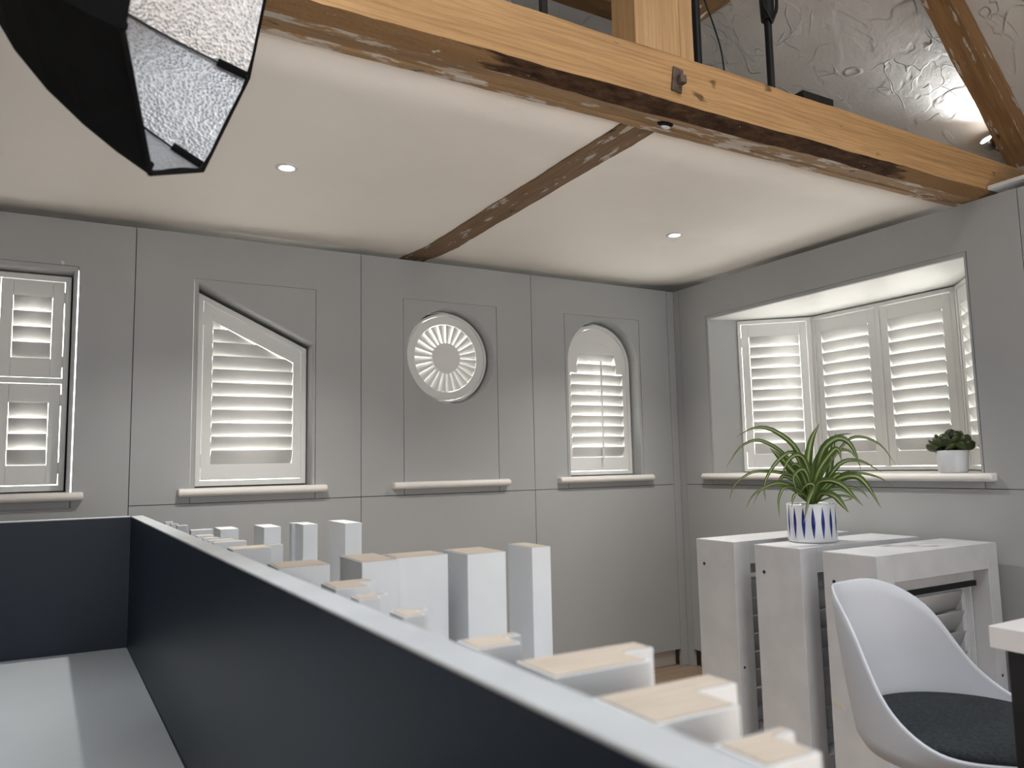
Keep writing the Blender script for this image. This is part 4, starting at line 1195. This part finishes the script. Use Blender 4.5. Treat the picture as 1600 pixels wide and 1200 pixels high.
# the two outlying sprigs on the right
for (dx, dz, el, rot, ln) in ((0.052, 0.135, 78, -0.15, 0.056), (0.060, 0.115, 30, 0.3, 0.060), (0.066, 0.120, 60, 0.25, 0.042), (-0.060, 0.112, 15, 2.9, 0.05), (-0.05, 0.13, 25, 2.8, 0.05)):
    o = bpy.data.objects.new('leaf', jme); COL.objects.link(o); o.parent = jp
    d = Vector((rv.x, rv.y, 0)).normalized()
    a = math.atan2(d.y, d.x) + (rot if dx > 0 else rot)
    o.matrix_local = Matrix.Translation(Vector((d.x * dx * 0.75, d.y * dx * 0.75, dz))) @ Matrix.Rotation(a - math.pi / 2, 4, 'Z') @ Matrix.Rotation(math.radians(el), 4, 'X') @ Matrix.Diagonal((ln, ln, ln, 1))
bm = bmesh.new()
for k in range(6):
    a = k * 1.05; tube(bm, [(0, 0, 0.085), (0.012 * math.cos(a), 0.012 * math.sin(a), 0.105), (0.035 * math.cos(a), 0.035 * math.sin(a), 0.132)], [0.006, 0.005, 0.003], 6)
finish('stem', bm, 'jade', jp)

# ================================================================== CHAIR AND TABLE
SZ = 0.68
ch = thing('tub_chair', 'white plastic tub chair with charcoal seat pad and black legs', 'chair', (1.777, 1.070, 0), 1.711)
# local +x points to the back of the chair
kn = [0, 25, 50, 75, 100, 130, 180]
kr = [0.281, 0.260, 0.240, 0.235, 0.243, 0.262, 0.278]
kh = [0.279, 0.276, 0.212, 0.066, 0.000, -0.002, 0.004]
def interp(a, xs, ys):
    for i in range(len(xs) - 1):
        if a <= xs[i + 1]:
            t_ = (a - xs[i]) / (xs[i + 1] - xs[i]); t_ = t_ * t_ * (3 - 2 * t_) if False else t_
            p0_ = ys[max(i - 1, 0)]; p1_, p2_ = ys[i], ys[i + 1]; p3_ = ys[min(i + 2, len(ys) - 1)]
            return 0.5 * (2 * p1_ + (p2_ - p0_) * t_ + (2 * p0_ - 5 * p1_ + 4 * p2_ - p3_) * t_ * t_ + (3 * p1_ - p0_ - 3 * p2_ + p3_) * t_ ** 3)
    return ys[-1]
seg = 96
def rim(deg):
    a = abs((deg + 180) % 360 - 180)
    return interp(a, kn, kr), interp(a, kn, kh)
def shell_rings(inner):
    off = 0.0 if inner else 0.007
    rings = []
    steps = [1.0, 0.9, 0.75, 0.6, 0.45, 0.3, 0.18, 0.08, 0.0]
    for s in steps:
        row = []
        for k in range(seg):
            dg = 360 * k / seg; r_, h_ = rim(dg); a = math.radians(dg)
            z = SZ - 0.035 + (h_ + 0.035) * s
            lean = (r_ - 0.225) * (1 - (1 - s) ** 1.6) if True else 0
            rr_ = 0.225 + lean
            row.append(((rr_ + off) * math.cos(a), (rr_ + off) * math.sin(a), z))
        rings.append(row)
    for (f, dz) in ((0.93, -0.018), (0.8, -0.030), (0.5, -0.038), (0.15, -0.040)):
        rings.append([((0.225 * f + off * f) * math.cos(2 * math.pi * k / seg), (0.225 * f + off * f) * math.sin(2 * math.pi * k / seg), SZ - 0.035 + dz - (0 if inner else 0.008)) for k in range(seg)])
    return rings
ri = shell_rings(True); ro = shell_rings(False)
top = [(Vector(a) + Vector(b_)) / 2 + Vector((0, 0, 0.004)) for a, b_ in zip(ri[0], ro[0])]
bm = bmesh.new(); loft(bm, list(reversed(ri)) + [top] + ro, cap0=True, cap1=True)
finish('shell', bm, 'chair', ch, True)
# pad
bm = bmesh.new()
def pad_ring(f, z):
    return [((min(0.226, rim(360 * k / seg)[0] - 0.010) * f) * math.cos(2 * math.pi * k / seg) * (1.0 if math.cos(2 * math.pi * k / seg) > 0 else 1.09), (0.222 * f) * math.sin(2 * math.pi * k / seg), z) for k in range(seg)]
loft(bm, [pad_ring(f, SZ + z) for f, z in ((0.75, -0.062), (0.94, -0.030), (0.985, -0.015), (1.0, -0.006), (0.985, 0.003), (0.94, 0.008), (0.6, 0.010), (0.2, 0.010))], cap0=True, cap1=True)
finish('seat_pad', bm, 'fabric', ch, True)
bm = bmesh.new(); lathe(bm, [(0.10, SZ - 0.10), (0.13, SZ - 0.085), (0.13, SZ - 0.078)], 28)
finish('seat_mount', bm, 'black', ch)
for k in range(4):
    a = math.radians(45 + 90 * k); bm = bmesh.new()
    tube(bm, [(0.11 * math.cos(a), 0.11 * math.sin(a), SZ - 0.088), (0.245 * math.cos(a), 0.245 * math.sin(a), 0.0)], [0.018, 0.011], 12)
    finish('leg', bm, 'black', ch)
bm = bmesh.new(); pts = [(0.205 * math.cos(math.radians(45 + 90 * k)), 0.205 * math.sin(math.radians(45 + 90 * k)), 0.20) for k in range(5)]
tube(bm, pts, 0.007, 8); finish('foot_rail', bm, 'black', ch)

tt = thing('high_table', 'white-topped table with dark leg at the right edge of the photo', 'table', (1.468, 0.831, 0))
box('table_top', 0, 1.35, -0.72, 0.0, 0.93, 0.97, 'table', tt, 0.002)
for (xa, xb) in ((0.0155, 0.085), (1.26, 1.33)):
    box('leg', xa, xb, -0.70, -0.022, 0.0, 0.9295, 'darkleg', tt, 0.002)
